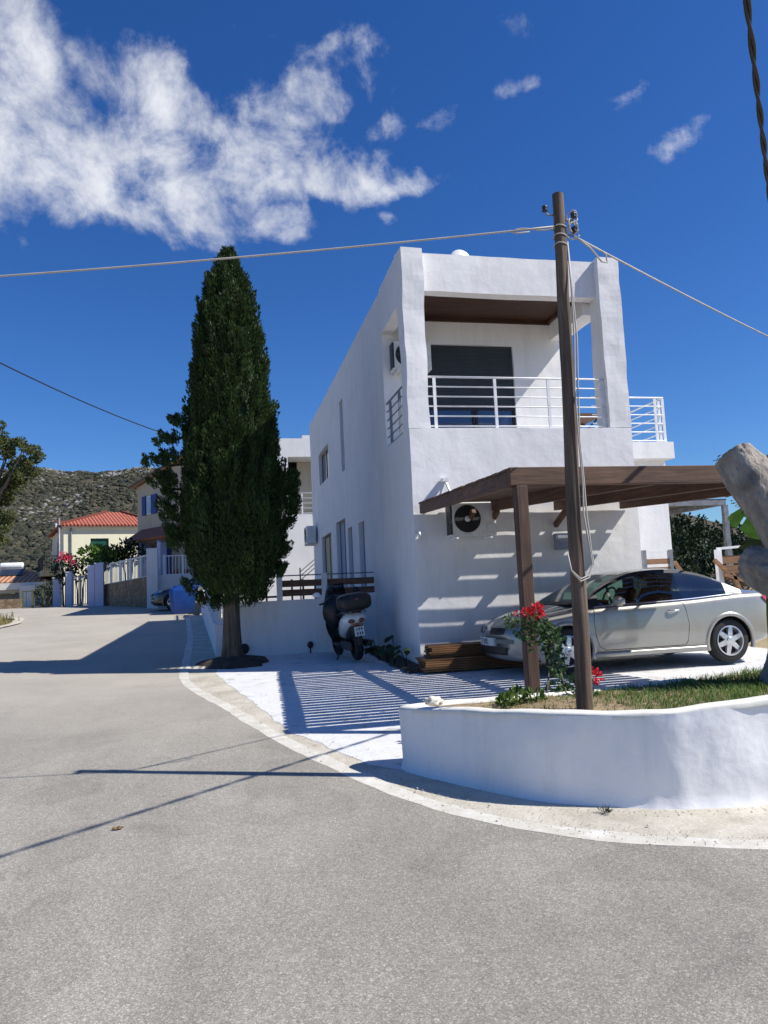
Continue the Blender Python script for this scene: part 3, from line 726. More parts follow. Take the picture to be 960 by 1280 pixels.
def make_car(name, loc, rz, label, paint, plate=True):
    root = thing(name, loc, label, 'car', None, rz)
    B = lambda mb, n, m, p=root, sm=False, **k: mb.build(n, m, p, sm, True, **k)
    mb = MB(); R = []
    us = sorted(set([0, .02, .05, .09, .16, .25]+[.33+.11*i for i in range(34)]+[4.1, 4.17, 4.24, 4.29, 4.33, 4.36]))
    us = [u for u in us if u <= 4.36]
    for u in us:
        hf = bodyring(u); bow = lambda y: u if u > .5 else u+(.5-u)*0
        ring = [(u, -y, z) for y, z in hf]+[(u, y, z) for y, z in hf[-2:0:-1]]
        R.append([V(p) for p in ring])
    # bowed nose and tail in plan view
    for ring in R:
        for p in ring:
            if p.x < .55: p.x += .30*(p.y/.85)**2*(1-p.x/.55)
            if p.x > 3.95: p.x -= .22*(p.y/.85)**2*((p.x-3.95)/.41)
    mb.grid(R, 0, True)
    n = len(mb.v); L = len(R[0])
    mb.f.append(tuple(range(L))[::-1]); mb.m.append(0); mb.f.append(tuple(n-L+k for k in range(L))); mb.m.append(0)
    body = B(mb, 'body', [paint, M['black']], root, True, weld='n')
    body.modifiers.new('s', 'SUBSURF').levels = 1
    cut_ = []
    for c in (.87, 3.39):
        for s in (-1, 1):
            k = MB(); k.cyl((c, s*.62, .315), (c, s*1.05, .315), .352, n=64); ko = k.build('cutter', M['black'], root, False, True, weld='n'); cut_.append(ko)
    for s in (-1, 1):                                                   # door outline groove
        dp = [(1.30, .90), (1.27, .72), (1.28, .5), (1.33, .36), (1.42, .30), (2.66, .30), (2.70, .36), (2.73, .6), (2.70, .80), (2.66, .93)]
        pts = []
        for i in range(len(dp)-1):
            for k in range(6): t = k/6; pts.append(side_pt(dp[i][0]*(1-t)+dp[i+1][0]*t, dp[i][1]*(1-t)+dp[i+1][1]*t, s, -.004))
        k = MB(); k.tube(pts, .0055, 6); ko = k.build('cutter', M['black'], root, False, True, weld='n'); cut_.append(ko)
    boolean_cut(body, cut_)
    me = body.data
    md = body.modifiers.new('e', 'EDGE_SPLIT'); md.split_angle = radians(38)
    # wheel-arch lips
    for c in (.87, 3.39):
        for s in (-1, 1):
            mb = MB(); R = []
            for k in range(31):
                a = radians(-18+216*k/30); row = []
                for rr, oo in ((.352, -.03), (.352, .006), (.365, .016), (.395, .012), (.415, -.004)):
                    u, z = c+rr*cos(a), .315+rr*sin(a); q = side_pt(u, max(z, .2), s, oo); q.z = z; row.append(q)
                R.append(row)
            mb.grid(R); B(mb, 'wheel_arch', paint, root, True)
    # dark inner wells
    mb = MB()
    mb.box(.45, 3.85, -.60, .60, .17, .55)
    B(mb, 'underbody', M['black'])
    # wheels
    for c in (.87, 3.39):
        for s in (-1, 1):
            y0 = s*.86; w = MB(); yi = y0-s*.20
            prof = [(.20, y0-s*.02), (.285, y0), (.305, y0-s*.02), (.3175, y0-s*.05), (.3175, yi+s*.05), (.30, yi+s*.01), (.2, yi)]
            w.lathe(prof, (c, 0, .3175), 'y', 40); wo = B(w, 'wheel', M['rubber'], root, True)
            r = MB(); r.lathe([(.214, y0-s*.025), (.214, y0-s*.004), (.200, y0+s*.0), (.19, y0-s*.03), (.19, yi), (.0, yi+s*.05)], (c, 0, .3175), 'y', 40, 0)
            ro = B(r, 'rim', [M['alloy']], wo, True, auto=35)
            r = MB(); r.lathe([(.188, y0-s*.085), (.0, y0-s*.085)], (c, 0, .3175), 'y', 30); B(r, 'brake_disc', M['black'], wo)
            r = MB()
            for k in range(6):
                a = 2*pi*k/6+.35; d = V((cos(a), 0, sin(a))); t = V((-sin(a), 0, cos(a)))
                for q0, q1, w0, w1 in ((.03, .195, .040, .030),):
                    for yy in (y0-s*.015,):
                        ctr = V((c, yy, .3175)); A = [ctr+d*q0-t*w0, ctr+d*q0+t*w0, ctr+d*q1+t*w1-V((0, s*.012, 0)), ctr+d*q1-t*w1-V((0, s*.012, 0))]
                        r.quad(*A)
                        for i in range(4): r.quad(A[i], A[(i+1) % 4], A[(i+1) % 4]-V((0, s*.05, 0)), A[i]-V((0, s*.05, 0)))
            r.lathe([(.0, y0+s*.002), (.045, y0-s*.002), (.06, y0-s*.02), (.06, y0-s*.07)], (c, 0, .3175), 'y', 20)
            B(r, 'spokes', M['alloy'], wo)
    # greenhouse
    GU = [1.12, 1.3, 1.5, 1.75, 1.98, 2.15, 2.45, 2.75, 3.0, 3.2, 3.4, 3.56, 3.70]
    GZ = [.955, 1.055, 1.165, 1.285, 1.362, 1.392, 1.408, 1.395, 1.348, 1.283, 1.19, 1.105, 1.03]
    TT = ['b', 's0', 's1', 's2', 's3', 'r0', 'r1', 'r2', 'c']
    def gring(u):
        zbt = cr(US, ZS, u)-.005; zt = cr(GU, GZ, u); h = max(.012, zt-zbt); w = cr(US, WS, u)-.075
        k = min(1, h/.46); out = []
        lean = .235*k
        out.append((w+.012, zbt-.03)); out.append((w, zbt+min(.02, h*.2)))
        for f in (.40, .72): out.append((w-lean*f*.85, zbt+h*f))
        out.append((w-lean*.76, zbt+h*.84)); out.append((w-lean, zbt+h*.945)); out.append((w-lean-.10, zbt+h*.982)); out.append(((w-lean)*.42, zbt+h*.997)); out.append((0, zt))
        return out
    gus = sorted(set([1.12+.035*i for i in range(74)]+[1.44, 1.56, 2.66, 2.72, 1.95, 1.90, 2.80, 2.88, 3.50, 3.42])); gus = [u for u in gus if u <= 3.70]
    cat = {k: MB() for k in ('pillar', 'roof', 'windscreen', 'rear_window', 'side_window', 'quarter_window', 'trim', 'shade')}
    rings = [gring(u) for u in gus]
    for i in range(len(gus)-1):
        um = (gus[i]+gus[i+1])/2
        for s in (-1, 1):
            for j in range(8):
                a, b = rings[i], rings[i+1]
                q = [V((gus[i], s*a[j][0], a[j][1])), V((gus[i+1], s*b[j][0], b[j][1])), V((gus[i+1], s*b[j+1][0], b[j+1][1])), V((gus[i], s*a[j+1][0], a[j+1][1]))]
                if s > 0: q = q[::-1]
                if j == 0: c = 'trim' if um < 3.45 else 'pillar'
                elif j in (1, 2, 3):
                    c = 'trim' if um < 1.40 else 'side_window' if um < 2.68 else 'trim' if um < 2.70 else 'quarter_window' if um < 3.42 else 'pillar'
                    if 1.575 < um < 1.60: c = 'trim'
                elif j == 4: c = 'trim' if um < 3.30 else 'pillar'
                elif j == 5: c = 'pillar'
                else:
                    c = 'trim' if um < 1.16 else 'windscreen' if um < 1.95 else 'roof' if um < 2.86 else 'trim' if um < 2.90 else 'rear_window' if um < 3.48 else 'pillar'
                cat[c].quad(*q)
    mats = {'pillar': paint, 'roof': paint, 'windscreen': M['glass'], 'rear_window': M['glass_dark'], 'side_window': M['glass'], 'quarter_window': M['glass_dark'], 'trim': M['black']}
    for c, m in mats.items():
        for s in ((-1, 1) if c in ('side_window', 'quarter_window') else (0,)):
            k = cat[c]
            if s:
                k2 = MB()
                for f in k.f:
                    pts = [k.v[i] for i in f]
                    if pts[0].y*s > 0: k2.quad(*pts)
                k = k2
            B(k, {'trim': 'window_trim'}.get(c, c), m, root, True, weld=True)
    # interior
    mb = MB(); mb.box(1.25, 1.62, -.70, .70, .72, .985); mb.box(1.3, 3.6, -.72, .72, .55, .72); mb.box(3.05, 3.6, -.66, .66, .72, 1.03); B(mb, 'interior', M['seat'], bevel=.03, weld=True)
    for s in (-.36, .36):
        mb = MB(); mb.beam((2.30, s, .70), (2.52, s, 1.12), .46, .12); sd = B(mb, 'seat', M['seat'], bevel=.04, weld=True)
        mb = MB(); mb.box(2.50, 2.58, s-.13, s+.13, 1.10, 1.275); B(mb, 'headrest', M['seat'], sd, bevel=.03, weld=True)
    mb = MB(); mb.tube([(1.80+.06*sin(a), -.36+.18*cos(a), .98+.17*sin(a)) for a in [2*pi*k/20 for k in range(21)]], .014, 8, caps=False); B(mb, 'steering_wheel', M['black'], root, True)
    mb = MB(); mb.box(1.83, 1.86, -.10, .10, 1.235, 1.29); B(mb, 'rear_view_mirror', M['black'], bevel=.01, weld=True)
    # door mirrors, handles, sills
    for s in (-1, 1):
        mb = MB(); mb.ell((1.60, s*.985, .965), .085, .105, .068, 16, 10); mb.beam((1.56, s*.80, .915), (1.60, s*.93, .935), .06, .03); B(mb, 'door_mirror', paint, root, True)
        mb = MB(); hp = [side_pt(2.40+.20*k/8, .79, s, .012+.022*sin(pi*k/8)) for k in range(9)]; mb.tube(hp, [.008]+[.013]*7+[.008], 10); B(mb, 'door_handle', M['chrome'], root, True)
        mb = MB(); mb.ell(side_pt(2.46, .785, s, -.018), .05, .02, .032, 14, 8); B(mb, 'handle_cup', M['black'], root, True)
        mb = MB(); R = []
        for k in range(16):
            u = 1.26+1.72*k/15; R.append([side_pt(u, .275, s, .004), side_pt(u, .262, s, .020), side_pt(u, .232, s, .022), side_pt(u, .205, s, .004)])
        mb.grid(R); B(mb, 'side_skirt', paint, root, True)
        mb = MB(); R = []
        for k in range(26):
            u = 1.30+2.2*k/25; h = bodyring(u)[9]; R.append([V((u, s*(h[0]+.012), h[1]-.003)), V((u, s*(h[0]+.008), h[1]+.014)), V((u, s*(h[0]-.008), h[1]+.017))])
        mb.grid(R); B(mb, 'belt_moulding', M['chrome'], root, True)
        # head light and tail light laid on the bodywork
        mb = MB(); R = []
        for i in range(9):
            t = i/8; u = .20+.38*t; yv = .50+.30*t; R.append([])
            zlo, zhi = .585+.10*t, .675+.085*t
            for k in range(6):
                z = zlo+(zhi-zlo)*k/5; uu = u*.72+.30*(yv/.85)**2*(1-u/.55)*(1 if u < .55 else 0)+.03
                R[-1].append(V((uu+.035*(k/5)-.06*sin(pi*t), s*(yv+.045*sin(pi*t)-.02*k/5), z+.006)))
        mb.grid(R); B(mb, 'headlight', M['lens'], root, True)
        mb = MB(); R = []
        for i in range(9):
            t = i/8; R.append([])
            for k in range(6):
                u = 4.02+.28*t; zc = .905-.035*t+.02; hh = .015+.075*min(1, t*1.5); z = zc+hh*(k/5*2-1)*(.9)
                u2 = u-.22*(.95)**2*((u-3.95)/.41); q = side_pt(min(u, 4.33), min(z, .93), s, .016); R[-1].append(V((u2, q.y, z)))
        mb.grid(R); B(mb, 'tail_light', M['red_lens'], root, True)
    # nose: twin grilles, emblem, intake, plate
    def nose(y, z, out=.0):
        best = 0
        us2 = [k*.01 for k in range(0, 60)]
        for u in us2:
            hf = bodyring(u); top = None
            w, zb_, zs, zt = hf[5][0], hf[0][1], hf[9][1], hf[13][1]
            lim = zs if abs(y) > w*.8 else zt
            if z <= lim+1e-6 and z >= zb_-1e-6 and abs(y) <= w: best = u; break
        u = best; return V((u+(.30*(y/.85)**2*(1-u/.55) if u < .55 else 0)-out, y, z))
    def patch(name, y0, y1, z0, z1, mat, out, ny=10, nz=5, par=root, skew=0):
        mb = MB(); R = []
        for i in range(nz+1):
            z = z0+(z1-z0)*i/nz; R.append([nose(y0+(y1-y0)*k/ny+skew*(z-z0), z, out) for k in range(ny+1)])
        mb.grid(R)
        # rim closing back into the body
        edge = R[0]+[r[-1] for r in R[1:]]+R[-1][-2::-1]+[r[0] for r in R[-2:0:-1]]
        for i in range(len(edge)): a, b = edge[i], edge[(i+1) % len(edge)]; mb.quad(a, b, b+V((.05, 0, 0)), a+V((.05, 0, 0)))
        return B(mb, name, mat, par)
    for s in (-1, 1): patch('grille', s*.13, s*.44, .565, .655, M['black'], .016)
    patch('lower_grille', -.50, .50, .285, .385, M['black'], .014, 16)
    patch('bumper_strip', -.62, -.30, .44, .50, surf('bumper_grey', (.16, .155, .14), (.2, .19, .17), 6, .5) if plate else M['black'], .010)
    if plate:
        pl = patch('number_plate', -.26, .26, .405, .515, M['plate'], .024, 8, 2)
        fc = bpy.data.curves.new('lettering', 'FONT'); fc.body = 'T 573'; fc.size = .105; fc.align_x = 'CENTER'; fc.extrude = .001
        ft = bpy.data.objects.new('lettering_curve', fc); COL.objects.link(ft); bpy.context.view_layer.update(); fm = bpy.data.meshes.new_from_object(ft.evaluated_get(bpy.context.evaluated_depsgraph_get())); bpy.data.objects.remove(ft); fm.materials.clear(); fm.materials.append(M['black']); fo = bpy.data.objects.new('lettering', fm); COL.objects.link(fo); fo.parent = pl
        q = nose(0, .46, .03); fo.location = (q.x-.004, 0, .425); fo.rotation_euler = (pi/2, 0, -pi/2)
    mb = MB(); q = nose(0, .60, .03)
    for a, b in (((0, .065), (.045, 0)), ((.045, 0), (0, -.065)), ((0, -.065), (-.045, 0)), ((-.045, 0), (0, .065))):
        mb.beam((q.x-.006, a[0], q.z+a[1]), (q.x-.006, b[0], q.z+b[1]), .016, .016, up=(1, 0, 0))
    B(mb, 'emblem', M['chrome'])
    mb = MB(); mb.box(4.20, 4.36, -.55, .55, .44, .50); B(mb, 'rear_bumper_strip', M['black'])
    # wiper scuttle
    mb = MB(); mb.box(1.02, 1.14, -.62, .62, .93, .955); B(mb, 'scuttle', M['black'], bevel=.01, weld=True)
    return root
CARY = 10.53
make_car('parked_car', (3.76, CARY, zg(10)+.034), 0, 'champagne-silver coupe parked under the pergola in front of the white house', M['paint'])

# ================================================================== SCOOTER (local: +x forward, y left)
M['dim_lens'] = surf('dim_red_lens', (.13, .02, .02), (.22, .06, .05), 20, .15, coat=1)
def scooter():
    head = atan2(.99, -.10)
    root = thing('motor_scooter', P(449, 829, 13.05), 'white and black scooter with a large black top box parked beside the low wall', 'scooter', None, head)
    root.location.z = zg(13.05)+.032
    lean = Matrix.Rotation(radians(-6), 4, 'X')
    B = lambda mb, n, m, p=root, sm=True, **k: ([mb.v.__setitem__(i, lean @ q) for i, q in enumerate(mb.v)], mb.build(n, m, p, sm, True, **k))[1]
    for cx, r, w in ((.05, .26, .13), (1.35, .27, .11)):
        mb = MB(); mb.lathe([(r*.55, -w/2), (r*.85, -w/2), (r*.97, -w*.3), (r, 0), (r*.97, w*.3), (r*.85, w/2), (r*.55, w/2)], (cx, 0, r), 'y', 28); wo = B(mb, 'wheel', M['rubber'])
        mb = MB(); mb.lathe([(r*.57, -w*.3), (r*.2, -w*.2), (0, -w*.4)], (cx, 0, r), 'y', 20); mb.lathe([(r*.57, w*.3), (r*.2, w*.2), (0, w*.4)], (cx, 0, r), 'y', 20); B(mb, 'rim', M['dark_metal'], wo)
    def loft(sec, n=18, sq=1.):   # (x, cz, halfwidth, halfheight)
        mb = MB(); R = []
        for x, cz, hw, hh in sec: R.append([(x, hw*math.copysign(abs(cos(2*pi*k/n))**sq, cos(2*pi*k/n)), cz+hh*math.copysign(abs(sin(2*pi*k/n))**sq, sin(2*pi*k/n))) for k in range(n)])
        mb.grid(R, 0, True); N = len(mb.v); mb.f.append(tuple(range(n))[::-1]); mb.m.append(0); mb.f.append(tuple(N-n+k for k in range(n))); mb.m.append(0); return mb
    B(loft([(-.21, .735, .06, .04), (-.18, .735, .16, .09), (-.08, .72, .215, .14), (.10, .67, .225, .18), (.32, .60, .20, .19), (.50, .52, .17, .16), (.6, .46, .14, .12)]), 'tail_cowl', M['white_shoe'])
    B(loft([(-.16, .845, .10, .02), (-.05, .85, .16, .045), (.2, .83, .18, .06), (.45, .80, .17, .06), (.7, .79, .13, .05), (.82, .78, .06, .03)]), 'saddle', M['black'])
    B(loft([(-.20, .60, .06, .03), (-.18, .58, .10, .09), (-.05, .52, .13, .13), (.1, .45, .14, .14)]), 'rear_mudguard', M['black'])
    mb = MB(); mb.box(-.28, -.10, -.045, .045, .26, .60); mb.box(-.27, .0, -.10, .10, .46, .60); B(mb, 'plate_hanger', M['black'], sm=False, bevel=.015, weld=True)
    for s in (-1, 1):
        mb = MB(); mb.ell((-.185, s*.085, .70), .045, .066, .040, 14, 8); B(mb, 'tail_light', M['dim_lens'])
    mb = MB(); mb.box(-.20, -.16, -.10, .10, .615, .645); B(mb, 'reflector', M['dim_lens'], sm=False)
    mb = MB(); mb.box(-.295, -.283, -.085, .085, .44, .60); pl = B(mb, 'number_plate', M['plate'], sm=False)
    mb = MB()
    for y0, z0, h in ((-.05, .46, .05), (-.01, .46, .05), (.035, .46, .05), (-.045, .54, .045), (.0, .54, .045), (.04, .54, .03)): mb.box(-.299, -.294, y0-.010, y0+.012, z0, z0+h)
    B(mb, 'plate_marks', M['dark_metal'], pl, sm=False)
    bx = loft([(-.40, 1.02, .17, .09), (-.38, 1.02, .24, .125), (-.32, 1.02, .28, .148), (-.15, 1.02, .29, .16), (.02, 1.02, .26, .15), (.08, 1.02, .18, .11)], 24, .6); top = B(bx, 'top_box', M['black'])
    mb = MB(); mb.ell((-.395, 0, 1.075), .012, .022, .016, 10, 6); B(mb, 'badge', M['red_lens'], top)
    mb = MB(); mb.tube([(-.32, -.10, .87), (-.30, -.15, .84), (0, -.17, .85), (.15, -.15, .84)], .014, 8); mb.tube([(-.32, .10, .87), (-.30, .15, .84), (0, .17, .85), (.15, .15, .84)], .014, 8); mb.box(-.3, .05, -.12, .12, .865, .885); B(mb, 'luggage_rack', M['grey_metal'])
    B(loft([(.40, .30, .12, .06), (.6, .27, .19, .06), (.9, .27, .19, .06), (1.02, .30, .16, .07)]), 'footboard', M['black'])
    # leg shield, steering column, cover hung on the handlebar
    mb = MB(); R = []
    for i in range(12):
        t = i/11; z = .28+.80*t; hw = .17+.10*sin(pi*min(1, t*1.15)); x = 1.0+.05*t
        R.append([(x+.10*(k/6-1)**2*-1+.06, hw*(k/6-1), z) for k in range(13)])
    mb.grid(R); B(mb, 'leg_shield', M['black'])
    B(loft([(1.0, .75, .14, .22), (1.12, .72, .17, .24), (1.25, .66, .13, .18), (1.36, .60, .05, .08)]), 'front_cowl', M['white_shoe'])
    B(loft([(.88, 1.02, .10, .05), (1.0, 1.04, .20, .09), (1.12, 1.03, .15, .09), (1.18, 1.02, .06, .05)]), 'handlebar_cowl', M['black'])
    mb = MB(); mb.tube([(.86, .36, 1.02), (.95, .2, 1.04), (.98, 0, 1.05), (.95, -.2, 1.04), (.86, -.36, 1.02)], .017, 8); B(mb, 'handlebar', M['black'])
    mb = MB(); R = []
    for i in range(8):
        t = i/7; R.append([(1.10-.12*t+.04*(k/5-1)**2*-1, (.22-.06*t)*(k/5-1), 1.05+.30*t) for k in range(11)])
    mb.grid(R); B(mb, 'wind_screen', M['glass_dark'])
    for s in (-1, 1):
        mb = MB(); mb.tube([(.92, s*.26, 1.04), (.93, s*.34, 1.18)], .008, 6); mb.ell((.92, s*.38, 1.20), .02, .075, .05, 14, 8); B(mb, 'mirror', M['white_metal'] if s > 0 else M['black'])
    mb = MB(); mb.ell((.80, .12, .86), .17, .21, .30, 16, 10, 0, None, .25, 3); B(mb, 'hanging_jacket', M['black'])
    mb = MB(); mb.lathe([(0, -.42), (.055, -.41), (.062, -.15), (.05, .1), (0, .12)], (.25, -.19, .28), 'x', 16); B(mb, 'exhaust', M['dark_metal'])
    mb = MB(); mb.box(-.05, .55, .08, .15, .18, .34); B(mb, 'engine_case', M['dark_metal'], sm=False, bevel=.03, weld=True)
    mb = MB(); mb.tube([(.55, .14, .22), (.5, .28, -.01)], .014, 8); B(mb, 'side_stand', M['dark_metal'])
    return root
scooter()

# ================================================================== UTILITY POLE AND WIRES
PB, PT = P(731, 886, 5.22), P(697, 243, 5.22)
UP = thing('utility_pole', PB, 'slim weathered wooden utility pole rising from the planting bed', 'pole')
mb = MB(); pts = []
for i in range(30):
    t = i/29; q = PB.lerp(PT, t)+V((.012*noise.noise(V((0, 3, t*4))), .012*noise.noise(V((9, 3, t*4))), 0)); q.z -= (.08 if i == 0 else 0); pts.append(q)
mb.tube(pts, [.061-.018*(i/29) for i in range(30)], 14, jit=.09); mb.build('shaft', M['pole'], UP, True, auto=60)
def onp(h, dx=0, dy=0): q = PB.lerp(PT, h); return q+V((dx, dy, 0))
mb = MB()
for hh, s in ((.955, -1), (.945, 1), (.915, 1)):
    q = onp(hh); mb.tube([q, q+V((s*.11, -.01, .0)), q+V((s*.12, -.01, .035))], .007, 6)
mb.build('bracket', M['grey_metal'], UP, True)
for hh, s in ((.955, -1), (.945, 1), (.915, 1)):
    q = onp(hh, s*.12, -.01); mb = MB(); mb.lathe([(0, -.01), (.018, -.008), (.024, .0), (.016, .012), (.022, .022), (.022, .034), (.01, .045), (0, .046)], q+V((0, 0, .03)), 'z', 14); mb.build('insulator', M['dark_metal'], UP, True)
mb = MB()
for j in range(3):
    q = onp(.93-.018*j); R_ = .052; mb.tube([q+V((R_*cos(a), R_*sin(a), .006*sin(a*2))) for a in [2*pi*k/18 for k in range(19)]], .005, 5, caps=False)
for j, (r0, dz) in enumerate(((.055, .0), (.045, -.03), (.065, -.055), (.05, .06))):
    c = onp(.935, .10, -.03); mb.tube([c+V((r0*cos(a)*.8, .02*sin(a*1.5+j), dz+r0*sin(a))) for a in [2*pi*k/20 for k in range(19+j % 2)]], .0055, 5)
mb.build('cable_tie', M['wire_w'], UP, True)
# cable running down the pole with a slack loop
mb = MB()
for k, off in enumerate((.0, .018)):
    pts = [onp(.90, .052, -.02)]
    for h in (.80, .70, .60, .5, .42, .36): pts.append(onp(h, .035+.018*k+.012*sin(h*19+k), -.066))
    q = onp(.27); pts += [q+V((.075+off*.6, -.07, .10)), q+V((.085+off*.6, -.075, -.02)), q+V((.05, -.08, -.10-off)), q+V((-.02, -.08, -.125-off)), q+V((-.085, -.07, -.06)), q+V((-.10, -.06, .06))]
    mb.tube(pts, .0065, 6)
mb.build('hanging_cable', M['wire_w'], UP, True)
def wire(name, a, b, sag, r, mat, label, strands=1, n=40, tw=.6):
    a, b = V(a), V(b); mb = MB()
    for s in range(strands):
        pts = []
        for k in range(n+1):
            t = k/n; q = a.lerp(b, t); q.z -= sag*4*t*(1-t)
            if strands > 1:
                d = (b-a).normalized(); sd = d.cross(V((0, 0, 1))).normalized(); u2 = sd.cross(d); ang = t*(b-a).length/tw*2*pi/1.+2*pi*s/strands
                q = q+sd*cos(ang)*r*.9+u2*sin(ang)*r*.9
            pts.append(q)
        mb.tube(pts, r, 7)
    o = mb.build(name, mat, None, True); return tag(o, label, 'cable')
A = onp(.93, -.10, -.02); E1 = P(0, 329, 5.95); E1x = A+(E1-A)*2.2
A = onp(.93, -.05, -.02)
wire('overhead_cable', A, E1x, .10, .0075, M['wire_w'], 'pale overhead cable running left from the pole across the clouds')
mb = MB(); g = (E1x-A).normalized()
mb.tube([A+g*k*.03+V((0, 0, -.012-.012*sin(k*.55))) for k in range(12)], .006, 6); mb.tube([A+g*.36+V((0, 0, -.016)), A+g*.30+V((0, 0, -.035)), A+g*.2+V((0, 0, -.03))], .006, 6)
tag(mb.build('cable_clamp', M['wire_w'], None, True), 'short spliced clamp where the left overhead cable meets the pole', 'clamp')
A2 = onp(.912, .11, -.02); E2 = P(960, 418, 7.6); E2x = A2+(E2-A2)*1.5
wire('overhead_cable', A2, E2x, .03, .0085, M['wire_w'], 'pale overhead cable sloping down to the right from the pole')
mb = MB(); g = (E2x-A2).normalized(); q = A2+g*.42
mb.tube([A2+g*.05, A2+g*.25+V((0, 0, -.03)), q+V((0, 0, -.10)), q+g*.10+V((0, 0, -.085)), q+g*.08+V((0, 0, -.015)), q-g*.08], .007, 7)
tag(mb.build('cable_loop', M['wire_w'], None, True), 'small hanging loop on the right overhead cable near the pole', 'cable loop')
ca, cb = V((3.0, 3.41, 4.84)), V((4.16, 4.7, 4.55)); dd = cb-ca
wire('twisted_cable', ca-dd*3.5, cb+dd*5.0, .0, .0115, M['wire_b'], 'thick black twisted cable crossing the top right corner overhead', 2, 260, .62)
wire('telephone_wire', P(-120, 392, 21), P(218, 546, 37.5), .25, .022, M['wire_b'], 'thin black wire sloping down from the left sky to the beige house')

# ================================================================== VEGETATION
def leafcloud(mb, c, rx, ry, rz, n, size, nm=3, up=.35, shell=.55, w=.55):
    c = V(c)
    for _ in range(n):
        while True:
            q = V((random.uniform(-1, 1), random.uniform(-1, 1), random.uniform(-1, 1)))
            if q.length <= 1 and q.length > .05: break
        r = q.length; q = q/r*(shell+(1-shell)*r) if random.random() < .75 else q
        d = (q.normalized()+V((0, 0, up))+V((random.uniform(-.7, .7), random.uniform(-.7, .7), random.uniform(-.7, .7)))).normalized()
        L = size*random.uniform(.6, 1.3)
        mb.leaf(c+V((q.x*rx, q.y*ry, q.z*rz)), d, L*w, L, random.randrange(nm))
# ---- cypress: measured outline in the photo at its distance
YC = 14.05
OUT = [(316, 284, 288), (326, 277, 294), (340, 269, 302), (370, 259, 311), (400, 246, 324), (440, 240, 334), (480, 236, 338), (520, 231, 343), (560, 227, 347), (600, 224, 356), (640, 223, 360), (680, 228, 356), (705, 235, 352), (725, 243, 345), (742, 256, 332), (752, 272, 318)]
prof = []
for y, a, b in OUT:
    p, q = P(a, y, YC), P(b, y, YC); prof.append(((p.z+q.z)/2, (p.x+q.x)/2, (q.x-p.x)/2))
prof.reverse(); PZs = [p[0] for p in prof]
def cyp(z): return cr(PZs, [p[1] for p in prof], z), cr(PZs, [p[2] for p in prof], z)
CY = thing('cypress_tree', (P(291, 826, YC).x, YC, zg(YC)), 'tall dark green cypress with a dense flame-shaped crown beside the driveway', 'tree')
bx = P(291, 826, YC).x
for dx, dy, r0 in ((-.06, 0, .125), (.09, .05, .10), (.02, -.07, .085)):
    mb = MB(); pts = []
    for k in range(16):
        t = k/15; z = zg(YC)-.05+t*2.6; pts.append((bx+dx*(1-t*.3)+.02*sin(t*6+dx*30), YC+dy, z))
    mb.tube(pts, [r0*(1.45 if k == 0 else 1.15 if k == 1 else 1)*(1-.35*k/15) for k in range(16)], 12, jit=.4, seed=dx*9); mb.build('trunk', M['bark'], CY, True)
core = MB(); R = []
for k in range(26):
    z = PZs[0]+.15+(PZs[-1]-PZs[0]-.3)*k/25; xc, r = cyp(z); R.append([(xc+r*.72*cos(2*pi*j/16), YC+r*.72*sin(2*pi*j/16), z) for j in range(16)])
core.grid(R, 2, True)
def flame(mb, base, ht, rad, dirv, n, fs=1.):       # one upright tuft built of many small sprays
    base = V(base); dirv = V(dirv).normalized(); side = dirv.cross(V((.3, .9, .1))).normalized(); s2 = side.cross(dirv)
    tone = random.choice((0, 0, 0, 1, 1, 2, 2, 2))
    for _ in range(n):
        t = random.random()**.8; a = random.uniform(0, 2*pi); rr = rad*(1-t)**.6*(.35+.65*t**.3)*random.uniform(.6, 1.05)
        o = side*cos(a)+s2*sin(a); c = base+dirv*ht*t+o*rr
        d = (dirv*1.0+o*random.uniform(.15, .8)+V((random.uniform(-.25, .25),)*3)).normalized()
        L = random.uniform(.045, .095)*fs; m = tone if random.random() < .8 else random.randrange(3) if random.random() < .93 else 3
        mb.leaf(c, d, L*.34, L, m, .35)
crown = MB(); crown.v, crown.f, crown.m = core.v, core.f, core.m
random.seed(11)
for i in range(1900):
    t = random.random(); z = PZs[0]+(PZs[-1]-PZs[0])*(t**1.05); xc, r = cyp(z)
    if random.random() > .25+r: continue
    a = random.uniform(0, 2*pi)
    if sin(a) > .55 and random.random() < .6: continue
    ht = random.uniform(.28, .62)*(.6 if r < .35 else 1); rad = random.uniform(.07, .14)
    lump = 1+.13*noise.noise(V((cos(a)*1.8, sin(a)*1.8, z*.9)))
    rb = r*lump*random.uniform(.72, .95)-rad*.45-.02*(1 if r < .75 else .3)
    rb = max(0, rb); top = PZs[-1]+.05
    z0 = min(z-ht*.35, top-ht)
    flame(crown, (xc+rb*cos(a), YC+rb*sin(a), z0), ht, rad, (cos(a)*.22, sin(a)*.22, 1), int(95*ht/.45))
